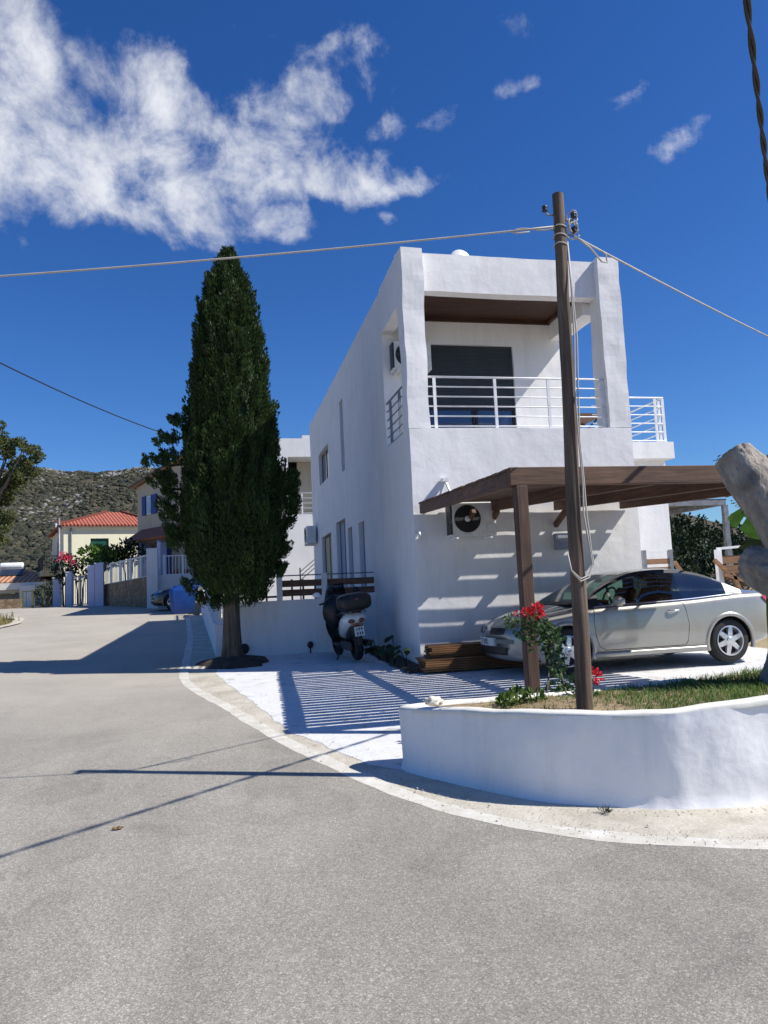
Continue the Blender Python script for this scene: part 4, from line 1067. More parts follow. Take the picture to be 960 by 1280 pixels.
# stray side branches on the left and the bulge on the right
for (px, py, n, s) in ((222, 524, 3, .12), (214, 528, 2, .10), (212, 549, 4, .14), (203, 551, 3, .10), (200, 574, 4, .13), (190, 576, 3, .10), (210, 572, 4, .14), (205, 598, 5, .15), (194, 604, 3, .11), (213, 603, 5, .16), (215, 622, 5, .16), (207, 632, 4, .13), (214, 646, 4, .15), (217, 665, 4, .14), (222, 680, 4, .15), (358, 600, 6, .2), (362, 618, 6, .2), (361, 636, 6, .19), (356, 655, 6, .17), (352, 690, 5, .16), (346, 715, 5, .15), (240, 735, 5, .15), (258, 750, 6, .16), (320, 745, 6, .16), (275, 756, 5, .14)):
    edge = 232 if px < 290 else 346
    for k in range(n*2 if (px < 225 or px > 345) else n):
        f_ = (k//n)*.45; px_ = px+(edge-px)*f_
        q = P(px_+random.uniform(-5, 5), py+random.uniform(-5, 5), YC+random.uniform(-.25, .25)); sg = -1 if px < 290 else 1
        flame(crown, q-V((0, 0, .08)), s*1.5, s*.55, (sg*.5, random.uniform(-.3, .3), .8), 62, .9)
for (a, b) in (((232, 545), (200, 552)), ((232, 580), (192, 578)), ((230, 612), (196, 604)), ((232, 650), (212, 640))):
    crown.tube([P(*a, YC), P((a[0]+b[0])/2, (a[1]+b[1])/2+3, YC), P(*b, YC)], [.03, .02, .008], 6, 2)
crown.build('crown', LF['cyp'], CY)
# dark bed round the trunk
mb = MB(); R = []
for k in range(9):
    t = k/8; R.append([(bx+.05+.62*t*cos(a)*(1+.5*noise.noise(V((cos(a)*2, sin(a)*2, 1)))+.2*noise.noise(V((cos(a)*6, sin(a)*6, 1)))), YC-.1+.75*t*sin(a), zg(YC-.1+.75*t*sin(a))+.045+.09*(1-t*t)+.03*noise.noise(V((cos(a)*t*4, sin(a)*t*4, 2)))*(1 if t < 1 else 0)-(.06 if k == 8 else 0)) for a in [2*pi*j/32 for j in range(32)]])
mb.grid(R, 0, True); tag(mb.build('soil_bed', M['dark_soil'], smooth=True), kind='structure')
mb = MB(); R = []
for k in range(30):
    t = k/29; y = 11.2+3.6*t; R.append([(2.95-w*(.30+.06*noise.noise(V((y*2, 0, 0))))+.06, y, zg(y)+.034+.05*(1-w)+.02*noise.noise(V((y*5, w*4, 0)))) for w in (0, .25, .5, .75, 1)])
mb.grid(R); tag(mb.build('soil_strip', M['dark_soil'], smooth=True), kind='structure')

# ---- big pruned tree at the right edge
random.seed(5)
M['oldbark'] = surf('grey_bark', (.22, .195, .165), (.44, .395, .335), 6, .92, 26, 1., .03, 9, (1, 1, .5), c3=(.15, .13, .11), s3=3.5)
M['cutwood'] = surf('cut_face', (.30, .26, .21), (.46, .41, .34), 8, .9, 25, .6, .01)
YT = 5.35
TR = thing('pruned_tree', P(975, 858, YT), 'thick grey trunk with hard-pruned stub limbs at the right edge', 'tree')
def limb(pts, rad, name, sd=0):
    mb = MB(); n = 56; dense = []; dr = []
    for i in range(len(pts)-1):
        for k in range(16): t = k/16; dense.append(V(pts[i]).lerp(V(pts[i+1]), t)); dr.append(rad[i]*(1-t)+rad[i+1]*t)
    dense.append(V(pts[-1])); dr.append(rad[-1]); N_ = len(dense)
    for _ in range(8): dense = [dense[0]]+[(dense[k-1]+dense[k]*2+dense[k+1])/4 for k in range(1, N_-1)]+[dense[-1]]
    prev = None; R = []; L_ = 0
    for i, p in enumerate(dense):
        d = (dense[min(i+1, N_-1)]-dense[max(i-1, 0)]).normalized(); L_ += (p-dense[max(0, i-1)]).length
        a = d.cross(V((0, 1, .2))) if prev is None else prev-d*prev.dot(d)
        a.normalize(); prev = a; b = d.cross(a); row = []
        for k in range(n):
            t = 2*pi*k/n; q = a*cos(t)+b*sin(t)
            lumps = .17*noise.noise(q*1.3+V((sd, 0, L_*2.2)))+.05*noise.noise(q*3+V((sd, 5, L_*6)))
            fis = noise.noise(V((cos(t)*5, sin(t)*5, L_*3+sd))); fis = -.095*max(0, .25-abs(fis))/.25
            fine = .034*noise.noise(q*9+V((0, sd, L_*30)))
            row.append(p+q*dr[i]*(1+lumps+fis+fine))
        R.append(row)
    mb.grid(R, 0, True)
    # rough saw cut, a little skewed and dished
    last = R[-1]; d = (dense[-1]-dense[-2]).normalized(); c = dense[-1]; rings = [last]
    for f in (.93, .7, .4, .12): rings.append([c+(q-c)*f+d*(.012*noise.noise(q*14+V((f*5, 0, 0)))+.02*(1-f)) for q in last])
    mb.grid(rings, 1, True)
    return mb.build(name, [M['oldbark'], M['cutwood']], TR, True, auto=55)
S = lambda x, y, d=0: P(x, y, YT+d)
limb([S(998, 876), S(999, 840), S(1002, 790), S(1006, 745), S(1010, 700), S(1004, 655)], [.34, .245, .225, .24, .27, .25], 'trunk', 1)
limb([S(1006, 700, .05), S(984, 660, .08), S(952, 615, .2), S(916, 569, .38)], [.25, .235, .205, .175], 'limb', 4)
limb([S(1014, 735), S(990, 722, .05), S(962, 713, .2), S(938, 703, .38)], [.25, .24, .21, .16], 'limb', 8)
limb([S(1004, 660, .1), S(994, 620, .15), S(976, 570, .3)], [.22, .18, .15], 'limb', 12)
mb = MB()
for (x, y) in ((913, 621), (918, 626), (922, 630), (926, 633), (915, 623), (930, 637), (921, 628), (898, 572), (902, 568), (896, 575), (900, 570)):
    q = S(x, y, -.05); mb.leaf(q, (random.uniform(-.8, -.2), random.uniform(-.3, .3), random.uniform(-.8, .2)), .012, .05, 0)
mb.build('shoots', [LF['dark'][0]], TR)
# ---- flowering plant climbing the pergola post, geranium by the pole
random.seed(21)
def petals(mb, c, r, n, s):
    for _ in range(n):
        d = V((random.gauss(0, 1), random.gauss(0, 1)-.5, random.gauss(0, 1)+.4)).normalized(); mb.leaf(V(c)+d*r*random.uniform(.3, 1), (d+V((random.uniform(-.6, .6),)*3)).normalized(), s*.7, s*random.uniform(.7, 1.2), 0)
YG = 6.45
GP = thing('geranium', (P(700, 878, 5.95).x, 5.95, .64), 'tall trailing geranium with a red flower head climbing the front pergola post', 'plant', 'red-flowered plants in the planting bed')
stem = [P(712, 885, 5.95), P(706, 860, 6.0), P(697, 825, 6.25), P(688, 800, 6.4), P(676, 782, 6.5), P(662, 772, 6.55)]
mb = MB(); mb.tube(stem, [.012, .010, .009, .008, .007, .005], 7)
mb.tube([P(668, 778, 6.5), P(648, 782, 6.5), P(632, 778, 6.5)], .005, 5); mb.tube([P(690, 885, 5.9), P(684, 866, 5.95), P(686, 842, 6.2), P(690, 812, 6.4)], .007, 6); mb.build('stem', M['bark'], GP, True)
mb = MB()
for i in range(46):
    t = random.random()**1.0*4.99; k = int(t); q = stem[k].lerp(stem[k+1], t-k)
    leafcloud(mb, q+V((random.uniform(-.06, .06), random.uniform(-.10, .05), random.uniform(-.06, .06))), .06, .06, .06, 10, .045, 3, .2, .3, .8)
for (x, y, r) in ((650, 782, .07), (638, 776, .05), (629, 777, .03), (662, 790, .08), (672, 800, .08), (684, 785, .06), (660, 803, .06), (690, 815, .07), (698, 835, .07), (705, 850, .09), (716, 858, .10), (724, 862, .09), (700, 868, .11), (690, 872, .10), (712, 873, .11), (730, 868, .06)):
    leafcloud(mb, P(x, y, YG-(.35 if y > 840 else 0)), r, r, r, int(340*r), .045, 3, .2, .3, .85)
mb.build('foliage', LF['ger'], GP)
for q, r, n, z_ in ((P(671, 764, 6.4), .068, 170, .032), (P(657, 766, 6.4), .042, 55, .03), (P(645, 768, 6.45), .02, 14, .03)): mb = MB(); petals(mb, q, r, n, z_); mb.build('flower_head', M['petal'], GP)
G2 = thing('geranium', (P(745, 872, 5.75).x, 5.75, .66), 'low geranium with a small red flower cluster just right of the pole foot', 'plant', 'red-flowered plants in the planting bed')
mb = MB(); mb.tube([P(736, 878, 5.75), P(738, 860, 5.75), P(741, 848, 5.75)], .006, 6); mb.build('stem', LF['ger'][2], G2, True)
for q, r, n in ((P(742, 846, 5.75), .065, 90),): mb = MB(); petals(mb, q, r, n, .035); mb.build('flower_head', M['petal'], G2)
mb = MB(); leafcloud(mb, P(732, 872, 5.75), .09, .08, .05, 60, .045); mb.build('foliage', LF['ger'], G2)
for (x, y, Yq, r, lab) in ((645, 876, 5.75, .11, 'bushy yellow-green weed in the bed left of the pergola post foot'), (668, 873, 5.72, .08, 'smaller pale green weed at the foot of the pergola post'), (632, 877, 5.6, .05, 'tiny yellow-green weed at the left end of the green patch')):
    w = thing('weed', P(x, y+6, Yq), lab, 'weed', 'weeds in the planting bed')
    mb = MB(); leafcloud(mb, P(x, y, Yq), r, r*.8, r*.75, int(r*1300), .05, 3, .6, .2, .55); mb.build('foliage', LF['bush'], w)
    mb = MB()
    for k in range(5): mb.tube([P(x, y+8, Yq), P(x, y, Yq)+V((random.uniform(-r, r)*.6, random.uniform(-r, r)*.5, 0))], .004, 5)
    mb.build('stem', LF['ger'][2], w)
w = thing('weed', (P(758, 1024, 4.5)), 'lone dark tuft of weed growing from the strip below the planter wall', 'weed')
w.location.z = zg(4.5)
mb = MB(); c = P(758, 1024, 4.5); c.z = zg(c.y)+.008
for k in range(40): mb.leaf(c+V((random.uniform(-.02, .02), random.uniform(-.02, .02), 0)), (random.uniform(-.9, .9), random.uniform(-.9, .9), .8), .006, random.uniform(.03, .07), k % 2)
mb.build('foliage', LF['dark'], w)
# stone on the planter nose, dry leaf on the road
mb = MB(); q = P(541, 876, 5.85); mb.ell(q+V((0, 0, .0)), .065, .045, .035, 16, 10, 0, None, .8, 4); mb.ell(q+V((.05, .02, -.01)), .045, .035, .025, 14, 8, 0, None, .8, 9)
tag(mb.build('stone', M['rock'], smooth=True), 'pale lumpy stone lying on the left end of the planter wall', 'stone')
mb = MB(); q = P(147, 1037, 4.6); 
d = ray(147, 1037); t = 0
yv = 3.
while True:
    q = V((0, 0, EYE))+d*(yv/d.y)
    if q.z <= zg(yv)+.012: break
    yv += .005
for k in range(5):
    mb.quad(q+V((-.035+.014*k, -.018*sin(pi*(k+.2)/5.2), .004+.006*(k % 2))), q+V((-.021+.014*k, -.018*sin(pi*(k+1.2)/5.4), .004+.006*((k+1) % 2))), q+V((-.021+.014*k, .018*sin(pi*(k+1.2)/5.4), .012+.006*((k+1) % 2))), q+V((-.035+.014*k, .018*sin(pi*(k+.2)/5.2), .012+.006*(k % 2))))
tag(mb.build('dry_leaf', surf('dead_leaf', (.10, .055, .02), (.2, .11, .04), 30, .8), weld=True), 'small curled brown leaf lying on the near road surface', 'leaf')
# ---- plants along the shaded house wall
random.seed(31)
def bigleaf(mb, a, mid, L, w, droop, m=0):
    a = V(a); d = V((mid[0], mid[1], 0)).normalized(); s = V((-d.y, d.x, 0)); R = []
    for k in range(7):
        t = k/6; ww = w*sin(pi*min(1, .12+t*.88))**.8*(1 if t < 1 else .02); c = a+d*L*t+V((0, 0, mid[2]*L*t-droop*t*t)); R.append([c-s*ww+V((0, 0, -.02)), c+V((0, 0, .01)), c+s*ww+V((0, 0, -.02))])
    mb.grid(R, m)
for (px, py, Yq, n, L, lab) in ((493, 826, 12.1, 3, .34, 'elephant-ear plant with one raised green leaf beside the shaded house wall'), (508, 830, 11.75, 2, .24, 'small drooping dark plant nearest the house corner'), (474, 822, 12.7, 6, .26, 'dark leafy plant beside the scooter rear wheel'), (484, 826, 12.35, 5, .22, 'low dark plant between the scooter and the elephant-ear plant')):
    w = thing('leafy_plant', (P(px, py, Yq).x, Yq, zg(Yq)+.05), lab, 'plant', 'plants along the shaded house wall')
    b = V(w.location); st = MB(); lv = MB()
    for k in range(n):
        a = random.uniform(0, 2*pi); h = random.uniform(.5, 1)*(.52 if L > .3 else .36); t = b+V((.10*cos(a), .10*sin(a), h)); st.tube([b, b.lerp(t, .6)+V((0, 0, .03)), t], .007, 6)
        bigleaf(lv, t, (-abs(cos(a))-.2, -.6+.4*sin(a), .05), L*random.uniform(.5, .8), L*.24, .10, k % 3)
    st.build('stem', LF['dark'][1], w, True); lv.build('foliage', [LF['ger'][2], LF['dark'][1], LF['dark'][0]], w, True)

# ================================================================== LOW WALL AND FENCE
YW = 14.95
w = thing('low_wall', (1.6, YW, zg(YW)), 'low white wall in shade behind the scooter, topped by the brown board fence', 'wall')
WT = P(400, 748.5, YW).z
part('wall_face', [(.02, 3.06, YW, YW+.2, .2, WT)], M['wall'], w, .012)
fn = thing('board_fence', (1.6, YW+.1, WT), 'two-board brown fence with thin dark uprights and a grey top rail on the low wall', 'fence')
def fx(px): return P(px, 735, YW+.1).x
for yb in (728, 739.5):
    q = P(400, yb, YW+.1).z; mb = MB(); mb.box(fx(346), 3.04, YW+.06, YW+.085, q-.065, q+.065); mb.build('board', M['wood_x'], fn)
mb = MB(); q = P(400, 718, YW+.1).z; mb.cyl((fx(330), YW+.1, q), (3.05, YW+.1, q), .012, n=8); mb.build('top_rail', M['grey_metal'], fn)
for px in (349, 405): mb = MB(); x = fx(px); mb.box(x-.055, x+.055, YW+.003, YW+.057, WT-.01, P(px, 716, YW+.1).z); mb.build('white_post', M['white_metal'], fn, bevel=.005, weld=True)
for px in (317, 333, 365, 379, 394): mb = MB(); x = fx(px); mb.box(x-.018, x+.018, YW+.087, YW+.12, WT-.01, P(px, 724, YW+.1).z); mb.build('upright', M['dark_metal'], fn)
mb = MB(); q = P(300, 745, YW+.1).z; mb.cyl((fx(296), YW+.1, WT+.08), (fx(350), YW+.1, WT+.08), .02, n=8); mb.build('bottom_rail', M['dark_metal'], fn)
for px, py, r, lab in ((306, 811, .10, 'round black lamp at the wall foot beside the cypress trunk'), (388, 806, .07, 'small black spike light in the middle of the low wall foot')):
    w = thing('garden_light', P(px, 826, YW-.07), lab, 'garden light', 'black garden lights at the low wall')
    c = P(px, py, YW-.06); mb = MB(); mb.ell(c, r*.85, .05, r, 14, 10); mb.build('lamp_head', M['black'], w, True); mb = MB(); mb.cyl((c.x, c.y, zg(YW)), (c.x, c.y, c.z), .012, n=8); mb.build('spike', M['black'], w, True)
# wall running up the road behind the cypress
def obox(mb, a, b, th, z0, z1, m=0, dz=0):      # upright slab along a->b in plan
    a, b = V((a[0], a[1], 0)), V((b[0], b[1], 0)); d = (b-a).normalized(); s = V((-d.y, d.x, 0))*th/2
    for p, q in ((a-s, b-s), (b+s, a+s), (b-s, b+s), (a+s, a-s)): mb.quad(p+V((0, 0, z0)), q+V((0, 0, z0)), q+V((0, 0, z1+dz)), p+V((0, 0, z1+dz)))
    mb.quad(a-s+V((0, 0, z1)), b-s+V((0, 0, z1)), b+s+V((0, 0, z1)), a+s+V((0, 0, z1)))
w = thing('roadside_wall', (-.3, 18, .5), 'low white roadside wall with a row of white pickets behind the cypress', 'wall')
A_, B_ = (-.02, 15.4), (-.62, 29.6)
mb = MB(); 
for i in range(8):
    t0, t1 = i/8, (i+1)/8; p, q = V((*A_, 0)).lerp(V((*B_, 0)), t0), V((*A_, 0)).lerp(V((*B_, 0)), t1); zt_ = zg(p.y)+.62+.25*t0; obox(mb, p, q, .2, zg(p.y)-.3, zt_)
mb.build('wall_face', M['wall'], w)
for i in range(26):
    t = (i+.5)/26; p = V((*A_, 0)).lerp(V((*B_, 0)), t); z = zg(p.y)+.6+.25*t
    mb = MB(); mb.box(p.x-.035, p.x+.035, p.y-.05, p.y+.05, z, z+.46); mb.build('picket', M['white_metal'], w)
mb = MB(); mb.beam((A_[0], A_[1], zg(A_[1])+.95), (B_[0], B_[1], zg(B_[1])+1.2), .04, .05); mb.build('rail', M['white_metal'], w)
# blue bin, leaning board, blue drum
BB = thing('blue_bin', (-1.32, 31.1, zg(31)), 'big rounded bright blue plastic bin at the roadside', 'bin')
def rbox(mb, cx, cy, z0, z1, wx, wy, r, n=6, taper=.0):
    prof = []
    for qx, qy, a0 in ((1, 1, 0), (-1, 1, pi/2), (-1, -1, pi), (1, -1, 3*pi/2)):
        for k in range(n+1): a = a0+pi/2*k/n; prof.append((qx*(wx-r)+r*cos(a), qy*(wy-r)+r*sin(a)))
    R = []
    for z, s in ((z0, .86), (z0+.04, .9), (z0+(z1-z0)*.45, .97), (z1-.14, 1.0), (z1-.05, .97), (z1, .88)):
        R.append([(cx+x*s, cy+y*s, z) for x, y in prof])
    mb.grid(R, 0, True); N = len(prof); n0 = len(mb.v); mb.f.append(tuple(n0-N+k for k in range(N))); mb.m.append(0)
mb = MB(); rbox(mb, -1.32, 31.1, zg(31)+.01, zg(31)+1.03, .66, .5, .2); mb.build('bin_body', M['bluebin'], BB, True, auto=50)
mb = MB(); rbox(mb, -1.30, 31.15, zg(31)+1.02, zg(31)+1.12, .56, .42, .2); mb.build('lid', M['bluebin'], BB, True, auto=50)
q0, q1 = P(245, 768, 29.6), P(253, 738, 29.9)
mb = MB(); mb.beam((q0.x, 29.6, zg(29.6)+.01), (q1.x, 29.9, zg(29.6)+1.05), .26, .04, up=(0, 1, 0)); tag(mb.build('leaning_board', surf('drift_board', (.16, .13, .11), (.28, .24, .2), 5, .8)), 'grey-brown board leaning against the right side of the blue bin', 'board')
q = P(258, 766, 29.0); mb = MB(); mb.lathe([(0, zg(29)+.01), (.12, zg(29)+.01), (.13, zg(29)+.45), (.12, zg(29)+.9), (.05, zg(29)+.98), (0, zg(29)+.98)], (q.x, 29.0, 0), 'z', 18)
tag(mb.build('water_drum', surf('pale_blue_plastic', (.10, .20, .42), (.16, .28, .52), 4, .5), smooth=True), 'slim pale blue drum standing right of the blue bin', 'drum')

# ================================================================== BACKGROUND BUILDINGS
def uvroof(name, quads, mat, parent, slopes):
    """roof planes with a UV running along the eave (x) and up the slope (y), in metres"""
    me = bpy.data.meshes.new(name); vs = []; fs = []; uv = []; off = wparent(parent) if parent else V((0, 0, 0))
    for q, (e0, e1) in zip(quads, slopes):
        n = len(vs); ax = (V(e1)-V(e0)).normalized(); nn = (V(q[1])-V(q[0])).cross(V(q[2])-V(q[0])).normalized(); ay = nn.cross(ax)
        for p in q: vs.append(V(p)-off); uv.append(((V(p)-V(e0)).dot(ax), (V(p)-V(e0)).dot(ay)))
        fs.append(tuple(range(n, n+len(q))))
    me.from_pydata([tuple(v) for v in vs], [], fs); me.materials.append(mat); l = me.uv_layers.new(name='uv')
    for i, lp in enumerate(me.loops): l.data[i].uv = uv[lp.vertex_index]
    me.update(); o = bpy.data.objects.new(name, me); COL.objects.link(o)
    if parent: o.parent = parent
    sd = o.modifiers.new('thick', 'SOLIDIFY'); sd.thickness = .12; sd.offset = -1
    return o
# white wing behind
W2 = thing('rear_wing', (1.5, 28, 1), 'plain white rear block with a recessed balcony, seen between cypress and house', 'house')
yw = 31.0
q0, q1 = P(374.5, 571, yw), P(389, 641, yw)
mb = MB(); x0, x1, zt = -.5, 7.5, P(352, 548, yw).z
panel(mb, (x0, yw, 0), X, Z, x1-x0, zt, [(q0.x, q0.x+2.4, q1.z-.05, q0.z)], Yv, 1.3, .4)
panel(mb, (x0, yw+9, 0), -Yv, Z, 9, zt, mx=.5); panel(mb, (x1, yw, 0), Yv, Z, 9, zt, mx=.5); panel(mb, (x0, yw, zt), X, Yv, x1-x0, 9, mx=.5); panel(mb, (x1, yw+9, 0), -X, Z, x1-x0, zt, mx=.5)
gbox(mb, P(378, 548, yw).x, x1-.01, yw+.01, yw+8.5, zt-.05, zt+.14, 'd')
mb.build('wall', M['wall2'], W2, wobble=.01)
mb = MB(); mb.box(q0.x+.001, q0.x+2.399, yw+1.25, yw+1.3, q1.z-.04, q0.z-.01); mb.build('recess_wall', M['beige'], W2)
mb = MB(); mb.box(q0.x+.7, q0.x+1.7, yw+1.2, yw+1.24, q1.z, q0.z-.5); mb.build('balcony_door', M['pane'], W2)
railing('balcony_railing', (q0.x, yw+.06, 0), (q0.x+2.4, yw+.06, 0), q1.z-.05, P(380, 616, yw).z, 5, (.02, .3, .6), M['white_metal'], W2, .018)
# stair handrail in front of the wing
t = thing('stair_handrail', (2.2, 24.6, 1), 'thin dark sloping handrail in front of the white rear block', 'handrail')
for dz in (0, .14, .28):
    mb = MB(); a, b = P(375, 715, 25.2), P(394, 697, 25.2); mb.cyl(a-V((0, 0, dz)), b-V((0, 0, dz))+V((.3, 0, .2)), .014, n=6); mb.build('rail', M['dark_metal'], t)
mb = MB(); a = P(375, 712, 25.2); mb.box(a.x-.02, a.x+.02, 25.18, 25.22, zg(25), a.z+.06); mb.build('rail_post', M['dark_metal'], t)
# ---- beige house with blue shutters, turned to the road
def R2(o, ang):
    c, s = cos(ang), sin(ang); return lambda u, v, z: V((o[0]+u*c-v*s, o[1]+u*s+v*c, z))
bo = P(172, 640, 44); ang = atan2(-.835, .55); T2 = R2((bo.x, 44), ang)
BH = thing('beige_house', (bo.x, 44, 1.4), 'beige two-storey house with blue shutters and a small tiled porch roof', 'house')
D = 8.0; Wd = 11.0; ze = 7.9
def tq(mb, a, b, c, d, m=0): mb.quad(T2(*a), T2(*b), T2(*c), T2(*d), m)
mb = MB(); tq(mb, (0, 0, .5), (Wd, 0, .5), (Wd, 0, ze), (0, 0, ze)); tq(mb, (0, D, .5), (0, 0, .5), (0, 0, ze), (0, D, ze)); tq(mb, (Wd, 0, .5), (Wd, D, .5), (Wd, D, ze), (Wd, 0, ze)); tq(mb, (Wd, D, .5), (0, D, .5), (0, D, ze), (Wd, D, ze))
mb.tri(T2(0, 0, ze), T2(Wd, 0, ze), T2(Wd/2, 0, ze+.9)); mb.tri(T2(Wd, D, ze), T2(0, D, ze), T2(Wd/2, D, ze+.9))
mb.build('wall', M['beige'], BH)
ov = .35
rq = [[T2(-ov, -ov, ze-.02), T2(-ov, D+ov, ze-.02), T2(Wd/2, D+ov, ze+.98), T2(Wd/2, -ov, ze+.98)], [T2(Wd+ov, D+ov, ze-.02), T2(Wd+ov, -ov, ze-.02), T2(Wd/2, -ov, ze+.98), T2(Wd/2, D+ov, ze+.98)]]
rf = uvroof('roof', rq, tiles('faded_tiles', (.34, .20, .14), (.5, .33, .24), 0, .3), BH, [(rq[0][0], rq[0][1]), (rq[1][0], rq[1][1])])
for u, v in ((1.1, 1.0), (3.2, 1.6)):
    mb = MB(); p = T2(u, v, ze+.2); mb.box(p.x-.2, p.x+.2, p.y-.2, p.y+.2, p.z-.3, p.z+.62); mb.build('chimney', M['white_metal'], rf)
def uvz(px, py):      # photo point on the facade plane v=0
    d = ray(px, py); n = V((-sin(ang), cos(ang), 0)); o = V((0, 0, EYE)); t = (V((bo.x, 44, 0))-o).dot(n)/d.dot(n); q = o+d*t
    return ((q.x-bo.x)*cos(ang)+(q.y-44)*sin(ang), q.z)
a, b = uvz(179.5, 623), uvz(197, 640)
def fbox(mb, u0, u1, v0, v1, z0, z1):
    n = len(mb.v); p = [T2(u, v, z) for z in (z0, z1) for v in (v0, v1) for u in (u0, u1)]; mb.v += p
    for q in ((0, 2, 3, 1), (4, 5, 7, 6), (0, 1, 5, 4), (2, 6, 7, 3), (0, 4, 6, 2), (1, 3, 7, 5)): mb.f.append(tuple(n+i for i in q)); mb.m.append(0)
uu = [uvz(x, 632)[0] for x in (179, 183.5, 190, 197)]; z0, z1 = uvz(188, 642.5)[1], uvz(188, 620)[1]
mb = MB(); fbox(mb, uu[1], uu[2], -.03, .02, z0, z1); wn = mb.build('window', M['white_metal'], BH)
mb = MB(); fbox(mb, uu[1]+.06, uu[2]-.06, -.04, -.028, z0+.06, z1-.06); mb.build('pane', surf('curtained_pane', (.30, .36, .46), (.42, .48, .56), 2, .2), wn)
for u0, u1 in ((uu[0], uu[1]-.02), (uu[2]+.02, uu[3])): mb = MB(); fbox(mb, u0, u1, -.09, -.035, z0-.03, z1+.03); mb.build('shutter', M['blue_sh'], wn)
u0, zq = uvz(177, 670); u1 = u0+4.6
pr = [[T2(u0, -1.1, zq-.35), T2(u1, -1.1, zq-.35), T2(u1, 0, zq+.35), T2(u0, 0, zq+.35)]]; uvroof('porch_roof', pr, tiles('porch_tiles', (.33, .10, .06), (.5, .2, .12), 0, .28), BH, [(pr[0][0], pr[0][1])])
mb = MB(); fbox(mb, u0+.1, u1-.1, -.95, -.85, zq-.62, zq-.44); mb.build('porch_beam', M['wood_x'], BH)
for u in (u0+1.35, u0+3.4): mb = MB(); fbox(mb, u, u+.34, -.95, -.6, 1.5, zq-.5); mb.build('porch_pillar', M['bluewall'], BH)
mb = MB(); fbox(mb, u0+.5, u0+1.3, -.03, .01, 1.8, zq-.6); mb.build('door', M['shutter'], BH)
mb = MB(); fbox(mb, u0+2.2, u0+3.2, -.03, .01, 2.3, zq-.6); mb.build('window', M['blue_sh'], BH)
# terrace podium of the beige house with railing, pillar, stone wall
def seg_fence(name, a, b, z0a, z0b, h, label, cat, mat, gap=.13, posts=3, parent=None):
    a, b = V(a), V(b); root = thing(name, ((a+b)/2).to_tuple()[:2]+(min(z0a, z0b),), label, cat); L = (b-a).length
    for f in (.02, .98):
        mb = MB(); mb.beam((a.x, a.y, z0a+h*f), (b.x, b.y, z0b+h*f), .05, .05); mb.build('rail', mat, root)
    mb = MB(); n = int(L/gap)
    for i in range(n):
        t = (i+.5)/n; p = a.lerp(b, t); z = z0a*(1-t)+z0b*t; mb.box(p.x-.014, p.x+.014, p.y-.014, p.y+.014, z, z+h*.97)
    mb.build('bars', mat, root)
    for i in range(posts+1):
        t = i/posts; p = a.lerp(b, t); z = z0a*(1-t)+z0b*t; mb = MB(); mb.box(p.x-.045, p.x+.045, p.y-.045, p.y+.045, z-.02, z+h+.04); mb.build('fence_post', mat, root)
    return root
sL, sR = P(125, 757, 42), P(186.5, 755, 37)
w = thing('stone_wall', ((sL.x+sR.x)/2, 39.5, 1.4), 'brown rubble stone retaining wall below the white railing', 'retaining wall')
mb = MB(); a, b = V((sL.x, 42, 0)), V((sR.x, 37, 0)); za, zb2 = 2.46, 2.70
s = V((.84, .55, 0))*.25
for p, q in ((a, b), (b+s, a+s), (b, b+s), (a+s, a)): mb.quad(p+V((0, 0, 1.2)), q+V((0, 0, 1.2)), q+V((0, 0, zb2 if (q-b).length < .6 else za)), p+V((0, 0, zb2 if (p-b).length < .6 else za)))
mb.quad(a+V((0, 0, za)), b+V((0, 0, zb2)), b+s+V((0, 0, zb2)), a+s+V((0, 0, za))); mb.build('masonry', M['stone'], w)
seg_fence('white_railing', (a+s*.5), (b+s*.5), za, zb2, 1.05, 'white-painted railing along the top of the brown stone wall', 'railing', M['white_metal'], .16, 5)
mb = MB(); e = [a+s*.9, b+s*.9, b+s*18, a+s*18]; mb.quad(*[p+V((0, 0, 2.44)) for p in e]); tag(mb.build('garden_terrace', M['dark_soil']), kind='structure')
q = P(191, 755, 36.4); pz = P(191, 685.5, 36.4).z
w = thing('gate_pillar', (q.x, 36.4, 1.4), 'tall bright white square pillar at the right end of the stone wall', 'pillar')
part('shaft', [(q.x-.24, q.x+.24, 36.2, 36.65, 1.2, pz)], M['wall2'], w, .004, .6)
q0, q1 = P(192, 719, 36.8), P(252, 719, 36.8); zt = P(215, 718.5, 36.8).z
w = thing('terrace_parapet', ((q0.x+q1.x)/2, 36.8, 1.4), 'white rough-plastered retaining wall right of the bright pillar, above the dark car', 'wall')
part('wall_face', [(q0.x+.1, q1.x+1.6, 36.75, 37.2, 1.0, zt)], M['wall2'], w, .02, .5)
f0, f1 = P(205, 718, 36.9), P(243, 718, 36.9); seg_fence('white_railing', (f0.x, 36.95, 0), (f1.x+1.2, 36.95, 0), zt, zt, P(220, 694, 36.9).z-zt, 'white railing with a bright top rail on the rough white wall above the dark car', 'railing', M['white_metal'], .15, 3)
for k in range(3):
    x = f0.x+.55+k*.42; w = tag(MB() and (lambda mb: (mb.lathe([(0, zt), (.13, zt), (.17, zt+.26), (.15, zt+.26), (.13, zt+.2), (0, zt+.2)], (x, 37.35, 0), 'z', 14), mb.build('flower_pot', M['terracotta'], None, True))[1])(MB()), 'orange terracotta pot behind the white railing above the dark car', 'pot', 'terracotta pots behind the railing')
mb = MB(); mb.quad((q0.x+.3, 37.2, zt-.02), (q1.x+3, 37.2, zt-.02), (q1.x+3, 43, zt-.02), (q0.x+.3, 43, zt-.02)); tag(mb.build('porch_floor', M['kerb']), kind='structure')
